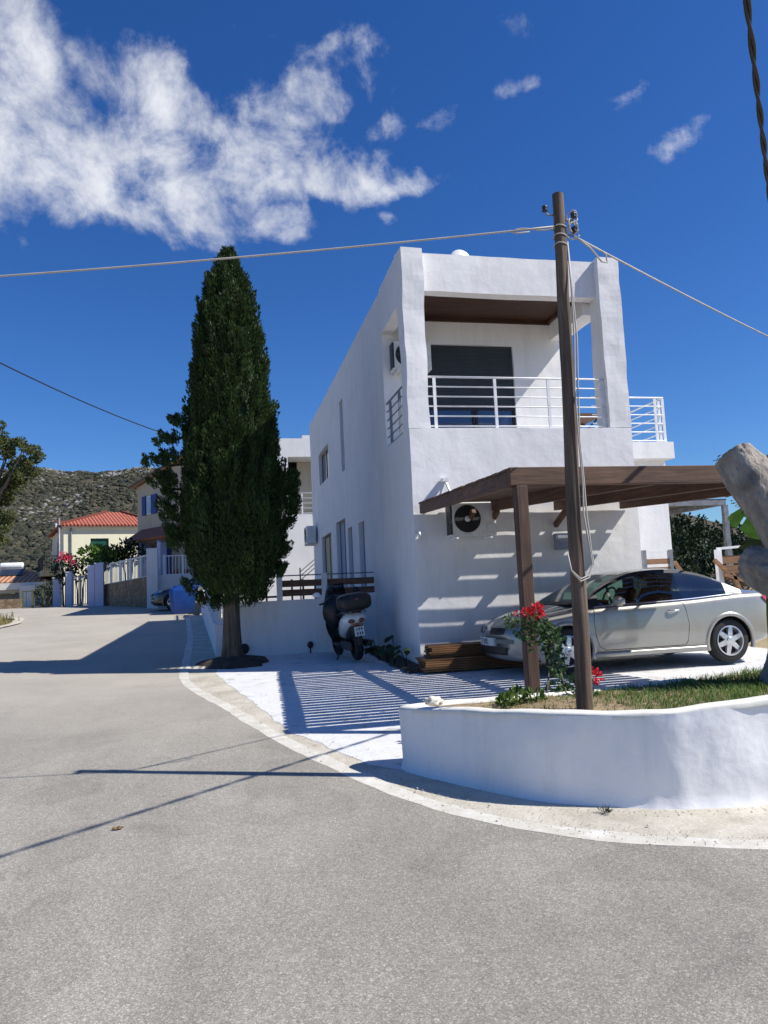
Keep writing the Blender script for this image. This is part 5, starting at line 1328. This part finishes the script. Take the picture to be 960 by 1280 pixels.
# gate pillars and gate
def gp(px0, px1, ptop, Yq, lab, grp='lavender gate pillars'):
    a, b = P(px0, 757, Yq), P(px1, 757, Yq); z = P((px0+px1)/2, ptop, Yq).z
    w = thing('gate_pillar', ((a.x+b.x)/2, Yq, zg(Yq)), lab, 'pillar', grp); part('shaft', [(a.x, b.x, Yq-.2, Yq+.2, zg(Yq)-.1, z)], M['bluewall'], w, .004, .6)
    part('cap', [(a.x-.03, b.x+.03, Yq-.23, Yq+.23, z+.002, z+.06)], M['bluewall'], w, 0, 1); return w
gp(110.5, 119, 708, 41.6, 'lavender gate pillar just left of the tallest one, with green bush behind'); gp(119.5, 130, 705, 41.2, 'tallest lavender gate pillar, touching the left end of the stone wall')
gp(83, 90.5, 716, 44.2, 'lavender gate pillar on the left side of the grey gate'); gp(67, 75.5, 723, 46, 'farthest lavender gate pillar, below the red bougainvillea')
a, b = P(91, 757, 44), P(110, 757, 43.3); seg_fence('metal_gate', (a.x, 44, 0), (b.x, 43.3, 0), zg(44)+.08, zg(44)+.08, 1.55, 'blue-grey barred gate between the lavender pillars', 'gate', plain('gate_grey', (.20, .22, .32), .5), .12, 2)
a, b = P(28, 757, 47), P(66, 757, 46.5); seg_fence('low_gate', (a.x, 47, 0), (b.x, 46.5, 0), zg(47), zg(47), .98, 'low olive-green barred gate at the far left end of the street', 'gate', plain('olive_paint', (.12, .13, .05), .6), .4, 3)
# ---- cream house with red hip roof
CH = thing('cream_house', (P(79.5, 660, 55).x, 55.0, 1.4), 'cream house with a red tiled hip roof and a dark green window blind', 'house')
x0, x1, y0, y1, ze = P(79.5, 660, 55).x, P(172, 660, 55).x+1.6, 55.0, 64.0, P(120, 657, 55).z
mb = MB(); wl, wr_, wb, wt = P(113, 680, 55).x, P(136, 680, 55).x, P(125, 692, 55).z, P(125, 672, 55).z
panel(mb, (x0, y0, .5), X, Z, x1-x0, ze-.5, [(wl-x0, wr_-x0, wb-.5-.6, wt-.5)], Yv, .15, 2); panel(mb, (x0, y1, .5), -Yv, Z, y1-y0, ze-.5, mx=3); panel(mb, (x1, y0, .5), Yv, Z, y1-y0, ze-.5, mx=3); panel(mb, (x1, y1, .5), -X, Z, x1-x0, ze-.5, mx=3)
mb.build('wall', M['cream'], CH)
mb = MB(); mb.box(wl, wr_, y0+.12, y0+.14, wb-.6, wt); wn = mb.build('window', M['green_sh'], CH)
mb = MB(); mb.box(x0-.12, x1+.12, y0-.12, y0-.003, ze-.10, ze+.14); mb.build('eave', M['wall2'], CH)
e = .35; zr0 = ze+.10; ap = P(139.5, 638.5, 59.5)+V((1.1, 0, 0)); ym = 59.5
rp = [[V((x0-e, y0-e, zr0)), V((x1+e, y0-e, zr0)), V((ap.x+.9, ym, ap.z)), V((ap.x-.2, ym, ap.z))], [V((x0-e, y1+e, zr0)), V((x0-e, y0-e, zr0)), V((ap.x-.2, ym, ap.z))], [V((x1+e, y0-e, zr0)), V((x1+e, y1+e, zr0)), V((ap.x+.9, ym, ap.z))], [V((x1+e, y1+e, zr0)), V((x0-e, y1+e, zr0)), V((ap.x-.2, ym, ap.z)), V((ap.x+.9, ym, ap.z))]]
rf = uvroof('roof', rp, M['tile_red'], CH, [(q[0], q[1]) for q in rp])
mb = MB(); mb.beam(rp[0][0]+V((0, 0, .06)), ap+V((-.2, 0, .06)), .22, .12); mb.beam(rp[0][1]+V((0, 0, .06)), ap+V((.9, 0, .06)), .22, .12); mb.build('ridge_tiles', M['tile_red'], rf)
q = P(88, 660, 54.9); mb = MB(); mb.cyl((q.x, 54.93, 1.5), (q.x, 54.93, ze-.1), .06, n=8); mb.build('drainpipe', M['grey_metal'], CH)
q = V((x0+.3, 62, 0)); mb = MB(); mb.box(q.x-.25, q.x+.25, 61.7, 62.2, ze-.1, ze+.95); mb.build('chimney', M['wall2'], CH); mb = MB(); mb.box(q.x-.3, q.x+.3, 61.65, 62.25, ze+.96, ze+1.1); mb.build('chimney_cap', M['tile_red'], CH)
zc = P(60, 713, 57).z; xb = x0-1.25
mb = MB(); mb.prism([(xb, 56.2), (x0-.003, 56.2), (x0-.003, 61.5), (xb, 61.5)], zc-.4, zc); bl = mb.build('balcony', surf('ochre_soffit', (.40, .34, .19), (.5, .44, .26), 2, .8), CH)
mb = MB()
for t in range(40):
    p = V((xb+.05, 61.4-5.1*t/29, 0)) if t < 30 else V((xb+.05+1.15*(t-29)/11, 56.28, 0)); mb.box(p.x-.018, p.x+.018, p.y-.018, p.y+.018, zc, zc+.95)
mb.beam((xb+.05, 61.4, zc+.96), (xb+.05, 56.28, zc+.96), .05, .05); mb.beam((xb+.05, 56.28, zc+.96), (x0-.01, 56.28, zc+.96), .05, .05); mb.build('balcony_railing', M['dark_metal'], bl)
mb = MB(); mb.box(x0-.03, x0-.002, 58.2, 59.3, zc, zc+2.1); mb.build('balcony_door', M['shutter'], CH)
q0, q1 = P(74, 722, 50), P(72, 648, 50); w = thing('street_pole', (q0.x, 50, 1.4), 'thin grey metal pole standing in front of the cream house', 'pole')
mb = MB(); mb.cyl((q0.x, 50, 1.2), (q0.x, 50, q1.z), .085, .065, 10); mb.build('shaft', M['grey_metal'], w, True)
mb = MB(); mb.box(q0.x-.12, q0.x+.12, 49.9, 50.1, q1.z-.5, q1.z-.42); mb.build('cross_clamp', M['dark_metal'], w)
CH.rotation_euler = (0, 0, radians(16))
# ---- low house with orange roof
LH = thing('low_house', (-15, 60, 1.4), 'low white bungalow with an orange tiled roof at the far left', 'house')
x0, x1, y0, y1 = -20.0, P(58, 735, 58).x, 58., 66.; ze = P(30, 727, 58).z
mb = MB(); panel(mb, (x0, y0, .5), X, Z, x1-x0, ze-.5, [(3.2, 6.6, .4, ze-.5-.75)], Yv, 1.2, 2); panel(mb, (x0, y1, .5), -Yv, Z, 8, ze-.5, mx=3); panel(mb, (x1, y0, .5), Yv, Z, 8, ze-.5, mx=3); mb.build('wall', M['wall2'], LH)
mb = MB(); mb.box(x0+3.21, x0+6.59, y0+1.1, y0+1.15, .9, ze-.8); mb.build('veranda_wall', surf('grey_veranda', (.30, .30, .29), (.42, .42, .40), 2, .8), LH)
apx = P(10, 712, 62)
rp = [[V((x0-.3, y0-.4, ze)), V((x1+.3, y0-.4, ze)), V((apx.x+1.2, 62, apx.z)), V((apx.x-4, 62, apx.z))], [V((x1+.3, y0-.4, ze)), V((x1+.3, y1+.4, ze)), V((apx.x+1.2, 62, apx.z))], [V((x1+.3, y1+.4, ze)), V((x0-.3, y1+.4, ze)), V((apx.x-4, 62, apx.z)), V((apx.x+1.2, 62, apx.z))]]
uvroof('roof', rp, M['tile_or'], LH, [(q[0], q[1]) for q in rp])
mb = MB(); mb.box(x0+.2, x1+1.6, y0-.55, y0-.42, ze-.55, ze-.08); mb.build('fascia', M['rim'], LH)
mb = MB(); q = P(35, 740, 57.2); mb.box(q.x-.5, q.x+.5, 57, 57.4, .9, ze-.3); mb.build('pillar', M['wall2'], LH)
w = thing('solar_water_heater', P(15, 712, 61), 'solar water heater with a white tank on the orange roof', 'water heater')
c = P(15, 708, 61); mb = MB(); mb.lathe([(0, -.8), (.26, -.78), (.28, -.7), (.28, .7), (.26, .78), (0, .8)], c, 'x', 16); mb.build('tank', M['white_metal'], w, True)
mb = MB(); mb.beam(c+V((.2, -.2, -.1)), c+V((.2, -1.5, -.75)), 1.6, .08); mb.build('panel', M['pane'], w)
w = thing('street_wall', (-13, 52, 1.4), 'low brown wall in front of the white bungalow at the far left', 'wall')
part('masonry', [(-19, P(26, 750, 50).x, 50, 50.3, 1.1, P(10, 749, 50).z)], M['stone'], w, .0, 2)
# ---- shrubs and flowers near the gates
random.seed(77)
def shrub(name, blobs, mats, label, cat, size, grp=None, den=260, stemto=None, flower=None, back=0):
    c0 = P(*blobs[0][:2], blobs[0][2]); w = thing(name, (c0.x, c0.y, zg(c0.y)), label, cat, grp)
    mb = MB()
    for (px, py, Yq, r) in blobs: leafcloud(mb, P(px, py, Yq), r, r, r*.9, int(den*r*r)+20, size, len(mats), .3, .4, .6)
    mb.build('foliage', mats, w)
    mb = MB(); 
    yb = c0.y+back
    for k in range(3): mb.tube([(c0.x+.1*k-.1, yb, zg(yb)-.05), (c0.x+.15*k-.15, yb, (c0.z+zg(yb))/2), (c0.x+.3*k-.3, c0.y, c0.z)], [.05, .04, .02], 6)
    mb.build('stem', M['bark'], w, True)
    if flower:
        for (px, py, Yq, r) in flower: mb = MB(); petals(mb, P(px, py, Yq), r*.8, int(190*r), .10); mb.build('flower_cluster', M['pink'], w)
shrub('bougainvillea', [(82, 707, 44.6, .6), (88, 703, 44.6, .45), (76, 714, 44.6, .45), (84, 722, 44.6, .4)], LF['dark'], 'red bougainvillea spilling over the far lavender pillars', 'bush', .2, None, 380, None, [(79, 695, 44.2, .30), (88, 700, 44.1, .33), (75, 700, 44.2, .22), (93, 705, 44.2, .22), (84, 698, 44.1, .28)])
shrub('bush', [(118, 697, 42.1, .6), (110, 694, 42.1, .45), (130, 699, 42.0, .6), (127, 692, 42.0, .45), (141, 697, 41.7, .45), (146, 691, 41.6, .4), (150, 699, 41.6, .4)], LF['bush'], 'large bright green bush above the tallest lavender pillar', 'bush', .26, 'garden bushes', 330, None, None, 2.2)
shrub('bush', [(160, 688, 42, .65), (166, 692, 41.5, .6), (156, 694, 42, .5), (172, 695, 41, .4)], LF['dark'], 'dark bush behind the railing at the corner of the beige house', 'bush', .2, 'garden bushes', 340)
shrub('bush', [(100, 716, 45.5, .5), (104, 712, 45.5, .35)], LF['dark'], 'small dark bush behind the blue-grey gate', 'bush', .18, 'garden bushes', 320)
shrub('bush', [(58, 745, 48, .7), (62, 738, 48, .6)], LF['dark'], 'dark green bush beside the low olive gate', 'bush', .2, 'garden bushes', 320)
# dark parked car up the road
dcar = make_car('parked_car', (P(187, 752, 33.2).x, 34.0, zg(33.6)+.014), 0, 'black car parked up the road behind the blue bin', M['blackpaint'], False)
dcar.scale = (1.12, 1.12, 1.12)
# dry grass tuft at the left verge
mb = MB()
for k in range(1600):
    c = V((-8.1+random.gauss(0, .45)-.2, 28.6+random.gauss(0, 1.2), 0)); 
    if c.x > -7.45: continue
    c.z = zg(c.y); h = random.uniform(.12, .5); mb.leaf(c, (random.uniform(-.4, .4), random.uniform(-.4, .4), 1), .03, h, 2 if random.random() < .85 else 0)
tag(mb.build('dry_grass', LF['grass']), kind='stuff')
# ---- tree at the left edge
random.seed(51)
def leafy_tree(name, base, limbs, blobs, mats, label, size, den):
    w = thing(name, base, label, 'tree'); b = V(base); mb = MB()
    top = V(limbs[0]); mb.tube([b-V((0, 0, .1)), b.lerp(top, .5)+V((.1, 0, 0)), top], [.24, .18, .12], 10, jit=.2); mb.build('trunk', M['bark'], w, True)
    mb = MB()
    for q in blobs: mb.tube([top, top.lerp(V(q[0]), .6)+V((0, 0, -.15)), q[0]], [.09, .05, .015], 6)
    mb.build('limbs', M['bark'], w, True)
    mb = MB()
    for c, r in blobs:
        for k in range(7):
            d = V((random.gauss(0, 1), random.gauss(0, 1), random.gauss(0, .8))).normalized()*r*random.uniform(.35, .95); rr = r*random.uniform(.25, .45); leafcloud(mb, V(c)+d, rr, rr, rr*.7, int(den*r), size, len(mats), .25, .3, .5)
    mb.build('crown', mats, w)
TB = [(-4, 548), (14, 556), (32, 556), (42, 568), (6, 572), (24, 576), (36, 588), (14, 596), (2, 604), (26, 600), (4, 618), (12, 612), (-2, 640), (6, 655), (-14, 560), (-20, 590), (-22, 620), (-30, 575), (0, 680), (-12, 665), (-10, 535)]
leafy_tree('olive_green_tree', (P(-34, 770, 31).x, 31, zg(31)-.05), [P(-26, 660, 31)], [(P(x, y, 31+random.uniform(-1, 1)), .44) for x, y in TB], LF['pine'], 'airy olive-green tree at the left edge of the street', .11, 260)

# ---- things at the right behind the car
w = thing('metal_canopy', (11.3, 17, .5), 'grey steel framed canopy beyond the right corner of the house', 'canopy')
ca_, cb_ = P(836, 631, 16), P(905, 627, 16); zc = (ca_.z+cb_.z)/2
for p, q in (((ca_.x-1.5, 16), (cb_.x, 16)), ((cb_.x, 16), (cb_.x, 20)), ((ca_.x-1.5, 20), (cb_.x, 20))): mb = MB(); mb.beam((*p, zc), (*q, zc), .09, .12); mb.build('beam', M['grey_metal'], w)
mb = MB(); mb.box(ca_.x-1.5, cb_.x+.05, 15.97, 20.03, zc+.061, zc+.09); mb.build('roof_sheet', M['dark_metal'], w)
for x, y in ((cb_.x, 16), (cb_.x, 20)): mb = MB(); mb.box(x-.06, x+.06, y-.05, y+.05, -.3, zc-.06); mb.build('post', M['grey_metal'], w)
t = thing('slatted_frame', (7.9, 12.7, .3), 'grey tubular frame with brown boards standing against the white wall behind the car', 'frame')
fr = [P(804, 688, 12.72), P(837, 687, 12.72)]
for q in fr: mb = MB(); mb.box(q.x-.035, q.x+.035, 12.68, 12.76, zg(12.7)+.03, q.z); mb.build('upright', M['grey_metal'], t)
mb = MB(); mb.box(fr[0].x, fr[1].x, 12.71, 12.73, fr[0].z-.02, fr[0].z); mb.build('top_rail', M['white_metal'], t)
for yb in (702, 712.5, 722): q = P(820, yb, 12.72).z; mb = MB(); mb.box(fr[0].x+.036, fr[1].x-.036, 12.70, 12.74, q-.05, q+.05); mb.build('board', M['oldwood'], t)
mb = MB(); mb.beam(P(843, 702, 13.0), P(857, 722, 13.0), .06, .06); mb.beam(P(857, 722, 13.), (P(857, 722, 13).x+.9, 13., .3), .06, .06); tag(mb.build('leaning_plank', M['oldwood']), 'brown plank leaning beside the house corner behind the car roof', 'plank')
t = thing('wooden_railing', (10.6, 14, .3), 'rough plank railing with a white post behind the tail of the car', 'railing')
q = P(897, 687, 14); mb = MB(); mb.box(q.x-.055, q.x+.055, 13.95, 14.05, .1, q.z); mb.build('post', M['white_metal'], t)
mb = MB(); a, b = P(896, 686, 14), P(926, 683, 14); mb.beam(a, b+V((1, 0, .05)), .05, .05); mb.build('top_rail', M['white_metal'], t)
for y0_ in (700, 712): a, b = P(900, y0_, 14.06), P(930, y0_-1, 14.06); mb = MB(); mb.beam(a, b+V((1.2, 0, 0)), .04, .17); mb.build('board', M['oldwood'], t)
for a, b in (((893, 700), (908, 714)), ((905, 718), (930, 726)), ((915, 715), (926, 740))): mb = MB(); mb.beam(P(*a, 13.9), P(*b, 13.9), .07, .07); mb.build('brace', M['oldwood'], t)
t = thing('stack_of_brush', (10.8, 14.6, .3), 'dark heap of cut branches under the rough plank railing', 'brush heap')
mb = MB()
for k in range(90):
    c = P(random.uniform(898, 940), random.uniform(718, 745), 14.8); d = V((random.uniform(-1, 1), random.uniform(-1, 1), random.uniform(-.3, .5))); mb.tube([c, c+d*.3, c+d*.55+V((0, 0, .05))], [.02, .015, .006], 5)
mb.build('branches', M['bark'], t)
t = thing('banana_plant', (P(960, 700, 8).x, 8, .3), 'banana plant with one torn bright green leaf showing beside the pruned tree', 'plant')
mb = MB(); bs = V(t.location); tp = P(962, 690, 8); mb.tube([bs, bs.lerp(tp, .5), tp], [.10, .09, .05], 12); mb.build('stem', LF['bush'][0], t, True)
mb = MB()
def blade(a, b, w, m, gap=None):
    a, b = V(a), V(b); d = (b-a).normalized(); s = d.cross(V((0, 1, .25))).normalized(); R = []; N = 14
    for k in range(N+1):
        tt = k/N; ww = w*min(1, sin(pi*min(.97, .08+tt*.9))*1.25); c = a.lerp(b, tt)+V((0, 0, .10*sin(pi*tt))); e = .02*noise.noise(V((tt*9, w, 1)))
        R.append([c-s*(ww+e)+V((0, -.05, -.01)), c-s*ww*.5, c+V((0, 0, -.015)), c+s*ww*.5, c+s*(ww-e)+V((0, .04, -.02))])
    for i in range(N):
        for j in range(4):
            if gap and i in gap and j >= 2: continue
            mb.quad(R[i][j], R[i+1][j], R[i+1][j+1], R[i][j+1], m)
blade(P(955, 668, 7.9), P(912, 644, 7.7), .14, 0, (7,)); blade(P(962, 690, 8), P(925, 682, 8.2), .10, 1); blade(P(966, 680, 8), P(1000, 630, 8.2), .16, 0); blade(P(966, 690, 8), P(1010, 700, 8.2), .16, 0)
mb.build('leaf', [leafm('banana_leaf', (.10, .26, .025), .45), LF['dark'][1]], t, True, weld=True)

# ================================================================== HILLS
random.seed(3)
def hz(x, y):
    # rocky ridge on the left and behind: rises from y=110 to a crest near y=380
    t = max(0, min(1, (y-95)/270)); r = t*t*(3-2*t)
    crest = 60+4.5*noise.noise(V((x*.012, 0, 0)))+2*noise.noise(V((x*.05, 3, 0)))-max(0, x-20)*.06-max(0, -x-140)*.03
    base = .5
    return base+r*(crest-base)+(2.2*noise.noise(V((x*.03, y*.03, 1)))+1.0*noise.noise(V((x*.1, y*.1, 1))))*r
mb = MB(); R = []
for j in range(64):
    y = 92+j*5.2; R.append([(-330+i*5, y, hz(-330+i*5, y)-(0 if j else 3)) for i in range(96)])
mb.grid(R); tag(mb.build('hill', M['hill'], smooth=True), kind='structure')
def lump(mb, c, r, m, sq=.7):
    n = len(mb.v); s = random.uniform(0, 99)
    pts = [(0, 0, 1)]+[(cos(2*pi*k/6)*.85, sin(2*pi*k/6)*.85, .55) for k in range(6)]+[(cos(2*pi*k/6+.5), sin(2*pi*k/6+.5), -.2) for k in range(6)]
    for p in pts: p = V(p); mb.v.append(V(c)+V((p.x, p.y, p.z*sq))*r*(1+.45*noise.noise(p*1.5+V((s, 0, 0)))))
    for k in range(6):
        mb.f += [(n, n+1+k, n+1+(k+1) % 6), (n+1+k, n+7+k, n+1+(k+1) % 6), (n+1+(k+1) % 6, n+7+k, n+7+(k+1) % 6)]; mb.m += [m]*3
mb = MB(); rk = MB()
for k in range(52000):
    y = 100+random.random()**1.1*285; x = -y*.34+random.random()*(y*.36+8)
    g = noise.noise(V((x*.035, y*.02, 5)))+.5*noise.noise(V((x*.12, y*.08, 2)))
    rn = noise.noise(V((x*.05, y*.03, 9)))+.6*noise.noise(V((x*.2, y*.1, 3)))
    if y > 200 and rn > .02 and random.random() < (.5 if y > 260 else .16)*min(1, (rn+.02)*1.6):
        lump(rk, (x, y, hz(x, y)), random.uniform(.25, .85)*(1.5 if random.random() < .08 else 1), 0, .8); continue
    if g < -.15 and random.random() < .75: continue
    lump(mb, (x, y, hz(x, y)+.1), (.22+.85*random.random()**2.4)*(1+.4*(g > .35)), random.choice((0, 0, 1, 2, 2, 3) if g < .3 else (0, 2, 2)))
tag(mb.build('scrub', LF['maquis']), kind='stuff')
for k in range(60):   # low outcrop
    x, y = -34+random.gauss(0, 5), 118+random.gauss(0, 5); lump(rk, (x, y, hz(x, y)), random.uniform(.6, 2.0), 0, .9)
tag(rk.build('rock_outcrops', M['hillrock']), kind='stuff')
# wooded hill on the right
def hz2(x, y): 
    t = max(0, min(1, (y-60)/70)); q = 3.6-(x-92)*.38; return -2+max(0, t*t*(3-2*t)*(q+2+1.0*noise.noise(V((x*.05, y*.05, 0)))))
mb = MB(); R = [[(30+i*5, 58+j*5, hz2(30+i*5, 58+j*5)-(1.5 if j == 0 else 0)) for i in range(40)] for j in range(30)]
mb.grid(R); tag(mb.build('wooded_hill', M['hill'], smooth=True), kind='structure')
mb = MB()
for k in range(1500):
    y = 62+random.random()*80; x = y*(.55+random.random()*.42); z = hz2(x, y); r = random.uniform(1.0, 1.8); n = 44
    if random.random() < .1:
        for j in range(30): t = j/30; leafcloud(mb, (x, y, z+.5+3.6*t), .6*(1-t)+.1, .6*(1-t)+.1, .3, 3, .6, 3)
    else:
        m = random.randrange(3)
        for j in range(n):
            d = V((random.gauss(0, 1), random.gauss(0, 1), abs(random.gauss(0, 1)))).normalized()*r; mb.leaf(V((x, y, z+r*.4))+d*random.uniform(.6, 1), (d+V((random.uniform(-1, 1), random.uniform(-1, 1), random.uniform(-.5, 1)))),   .38, .62, m if random.random() < .7 else random.randrange(3))
tag(mb.build('woodland', LF['forest']), kind='stuff')

# grit and small stones along the road edge and the planter foot
random.seed(91)
mb = MB()
for k in range(1500):
    y = 3.4+random.random()**1.6*9; x = xline(y)+random.gauss(.22, .16)
    if x < xline(y)-.25 or (y < 5.9 and x > 1.36 and y > lerpx(PL, x)-.03): continue
    r = random.uniform(.0018, .0048)*(2.2 if random.random() < .03 else 1); lump(mb, (x, y, zg(y)+.012+r*.25), r, random.choice((0, 1, 1, 1, 1, 2)), .7)
for k in range(500):
    i = random.randrange(len(PP)); p = PP[i]-PIN[i]*random.uniform(.05, .16)
    if p.y > 6.0: continue
    r = random.uniform(.0018, .005); lump(mb, (p.x, p.y, zg(p.y)+.006+r*.2), r, random.randrange(2), .7)
tag(mb.build('grit', [M['rock'], M['kerb'], M['soil']]), kind='stuff')

# ================================================================== SKY, SUN, CAMERA
SUN = V((5.95, -2.5, 6.85)).normalized()
el = math.asin(SUN.z); az = atan2(SUN.x, SUN.y)
wd = bpy.data.worlds.new('World'); scene.world = wd; wd.use_nodes = True
N, L = wd.node_tree.nodes, wd.node_tree.links; N.clear()
out = N.new('ShaderNodeOutputWorld'); sky = N.new('ShaderNodeTexSky'); sky.sky_type = 'NISHITA'; sky.sun_disc = False
sky.sun_elevation = el; sky.sun_rotation = az; sky.altitude = 200; sky.air_density = 1.0; sky.dust_density = .3; sky.ozone_density = 3.0
hsv = N.new('ShaderNodeHueSaturation'); hsv.inputs['Hue'].default_value = .505; hsv.inputs['Saturation'].default_value = 1.25; L.new(sky.outputs[0], hsv.inputs['Color'])
bg = N.new('ShaderNodeBackground'); bg.inputs[1].default_value = .078; gm = N.new('ShaderNodeMix'); gm.data_type = 'RGBA'; gm.blend_type = 'MULTIPLY'; gm.inputs[0].default_value = 1; L.new(hsv.outputs[0], gm.inputs[6]); gm.inputs[7].default_value = (.68, .93, 1.25, 1); L.new(gm.outputs[2], bg.inputs[0])
tc = N.new('ShaderNodeTexCoord').outputs['Generated']
def vm(op, a, b=None):
    n = N.new('ShaderNodeVectorMath'); n.operation = op
    for i, x in ((0, a), (1, b)):
        if x is None: continue
        if hasattr(x, 'is_linked'): L.new(x, n.inputs[i])
        else: n.inputs[i].default_value = x
    return n
def mt(op, a, b=None, c=None, clamp=False):
    n = N.new('ShaderNodeMath'); n.operation = op; n.use_clamp = clamp
    for i, x in ((0, a), (1, b), (2, c)):
        if x is None: continue
        if hasattr(x, 'is_linked'): L.new(x, n.inputs[i])
        else: n.inputs[i].default_value = x
    return n.outputs[0]
nw = N.new('ShaderNodeTexNoise'); nw.inputs['Scale'].default_value = 9; nw.inputs['Detail'].default_value = 5; L.new(tc, nw.inputs['Vector'])
wv = vm('MULTIPLY_ADD', nw.outputs['Color'], (.085, .085, .085)); L.new(tc, wv.inputs[2])
dirw = vm('ADD', wv.outputs[0], (-.0425, -.0425, -.0425)).outputs[0]
BLOBS = [  # px, py, rx, ry, angle, strength : cloud banks by their direction in the sky
 (30, 70, 120, 60, 60, .9), (60, 190, 150, 80, 20, 1.), (170, 100, 110, 60, 15, .95), (200, 210, 150, 70, 20, 1.0), (130, 240, 120, 50, 20, .9), (260, 270, 80, 45, 10, .9), (345, 285, 60, 40, 0, .95),
 (310, 160, 110, 70, -10, .9), (400, 100, 100, 55, -20, .9), (330, 70, 80, 40, 0, .6), (420, 215, 110, 38, 5, 1.), (510, 232, 80, 20, -8, .85), (460, 75, 50, 26, -15, .6), (300, 215, 100, 60, 15, .8),
 (0, 215, 90, 60, 0, .9), (475, 160, 30, 24, 0, .62), (545, 150, 44, 20, -10, .60), (650, 36, 50, 22, 0, .66), (765, 136, 44, 26, -20, .84), (860, 158, 62, 28, -20, .72), (775, 200, 38, 17, -15, .70), (658, 112, 44, 15, -15, .68), (715, 122, 32, 24, -60, .60), (488, 272, 18, 12, 0, .58), (600, 118, 40, 12, 0, .46), (-120, 160, 150, 90, 10, .9), (-250, 90, 150, 70, 10, .8)]
acc = None
for (px, py, rx, ry, an, st) in BLOBS:
    c = ray(px, py).normalized(); e1 = (ray(px+5, py).normalized()-c).normalized(); e2 = (ray(px, py+5).normalized()-c).normalized()
    ca, sa = cos(radians(an)), sin(radians(an)); t1 = e1*ca+e2*sa; t2 = e2*ca-e1*sa
    k = F*1.0; a1 = t1*(k/rx); a2 = t2*(k/ry)
    df = vm('SUBTRACT', dirw, tuple(c)).outputs[0]
    p = vm('DOT_PRODUCT', df, tuple(a1)).outputs['Value']; q = vm('DOT_PRODUCT', df, tuple(a2)).outputs['Value']
    d2 = mt('MULTIPLY_ADD', p, p, mt('MULTIPLY', q, q)); m = mt('SUBTRACT', st, mt('MULTIPLY', d2, st*.75))
    acc = m if acc is None else mt('SMOOTH_MAX', acc, m, .12)
front = vm('DOT_PRODUCT', tc, tuple(ray(300, 200).normalized())).outputs['Value']
def nz(s, d, r, st=(1, 1, 1)):
    mp = N.new('ShaderNodeMapping'); mp.inputs['Scale'].default_value = st; L.new(tc, mp.inputs[0])
    n = N.new('ShaderNodeTexNoise'); n.inputs['Scale'].default_value = s; n.inputs['Detail'].default_value = d; n.inputs['Roughness'].default_value = r; n.inputs['Distortion'].default_value = .25; L.new(mp.outputs[0], n.inputs['Vector']); return n.outputs[0]
n1, n2 = nz(12, 12, .64), nz(4.5, 4, .5)
n3 = nz(6.5, 6, .6); nn = mt('MULTIPLY_ADD', n1, 2.2, mt('MULTIPLY_ADD', n3, 1.25, mt('MULTIPLY_ADD', n2, .5, -2.06)))
dens = mt('ADD', mt('MAXIMUM', acc, -2.), nn)
mr = N.new('ShaderNodeMapRange'); mr.interpolation_type = 'SMOOTHSTEP'; mr.inputs[1].default_value = .40; mr.inputs[2].default_value = 1.22; L.new(dens, mr.inputs[0])
fr = N.new('ShaderNodeMapRange'); fr.inputs[1].default_value = .3; fr.inputs[2].default_value = .5; L.new(front, fr.inputs[0])
cov = mt('MULTIPLY', mr.outputs[0], fr.outputs[0], None, True); cov = mt('MULTIPLY', cov, .93)
sh = N.new('ShaderNodeMapRange'); sh.inputs[1].default_value = .35; sh.inputs[2].default_value = .65; L.new(nz(11, 6, .6), sh.inputs[0])
crp = N.new('ShaderNodeMix'); crp.data_type = 'RGBA'; L.new(sh.outputs[0], crp.inputs[0]); crp.inputs[6].default_value = (.60, .63, .71, 1); crp.inputs[7].default_value = (.84, .86, .90, 1)
cb2 = N.new('ShaderNodeBackground'); cb2.inputs[1].default_value = .88; L.new(crp.outputs[2], cb2.inputs[0])
mx = N.new('ShaderNodeMixShader'); L.new(cov, mx.inputs[0]); L.new(bg.outputs[0], mx.inputs[1]); L.new(cb2.outputs[0], mx.inputs[2]); L.new(mx.outputs[0], out.inputs[0])
sl = bpy.data.lights.new('sun', 'SUN'); sl.energy = 4.9; sl.angle = radians(.45); sl.color = (1.0, .955, .88)
so = bpy.data.objects.new('sun', sl); COL.objects.link(so); so.rotation_euler = (-SUN).to_track_quat('-Z', 'Y').to_euler(); so.location = (20, -10, 30)
cd = bpy.data.cameras.new('camera'); co = bpy.data.objects.new('camera', cd); COL.objects.link(co)
cd.sensor_fit = 'VERTICAL'; cd.sensor_height = 36; cd.lens = F/1280*36; cd.clip_start = .05; cd.clip_end = 3000
co.matrix_world = Matrix(((_r.x, _u.x, -_f.x, 0), (_r.y, _u.y, -_f.y, 0), (_r.z, _u.z, -_f.z, EYE), (0, 0, 0, 1)))
scene.camera = co
scene.view_settings.view_transform = 'Standard'; scene.view_settings.look = 'None'; scene.view_settings.gamma = 1; scene.view_settings.exposure = .33
scene.view_settings.use_curve_mapping = False
scene.render.engine = 'CYCLES'; scene.cycles.max_bounces = 8; scene.cycles.transparent_max_bounces = 16
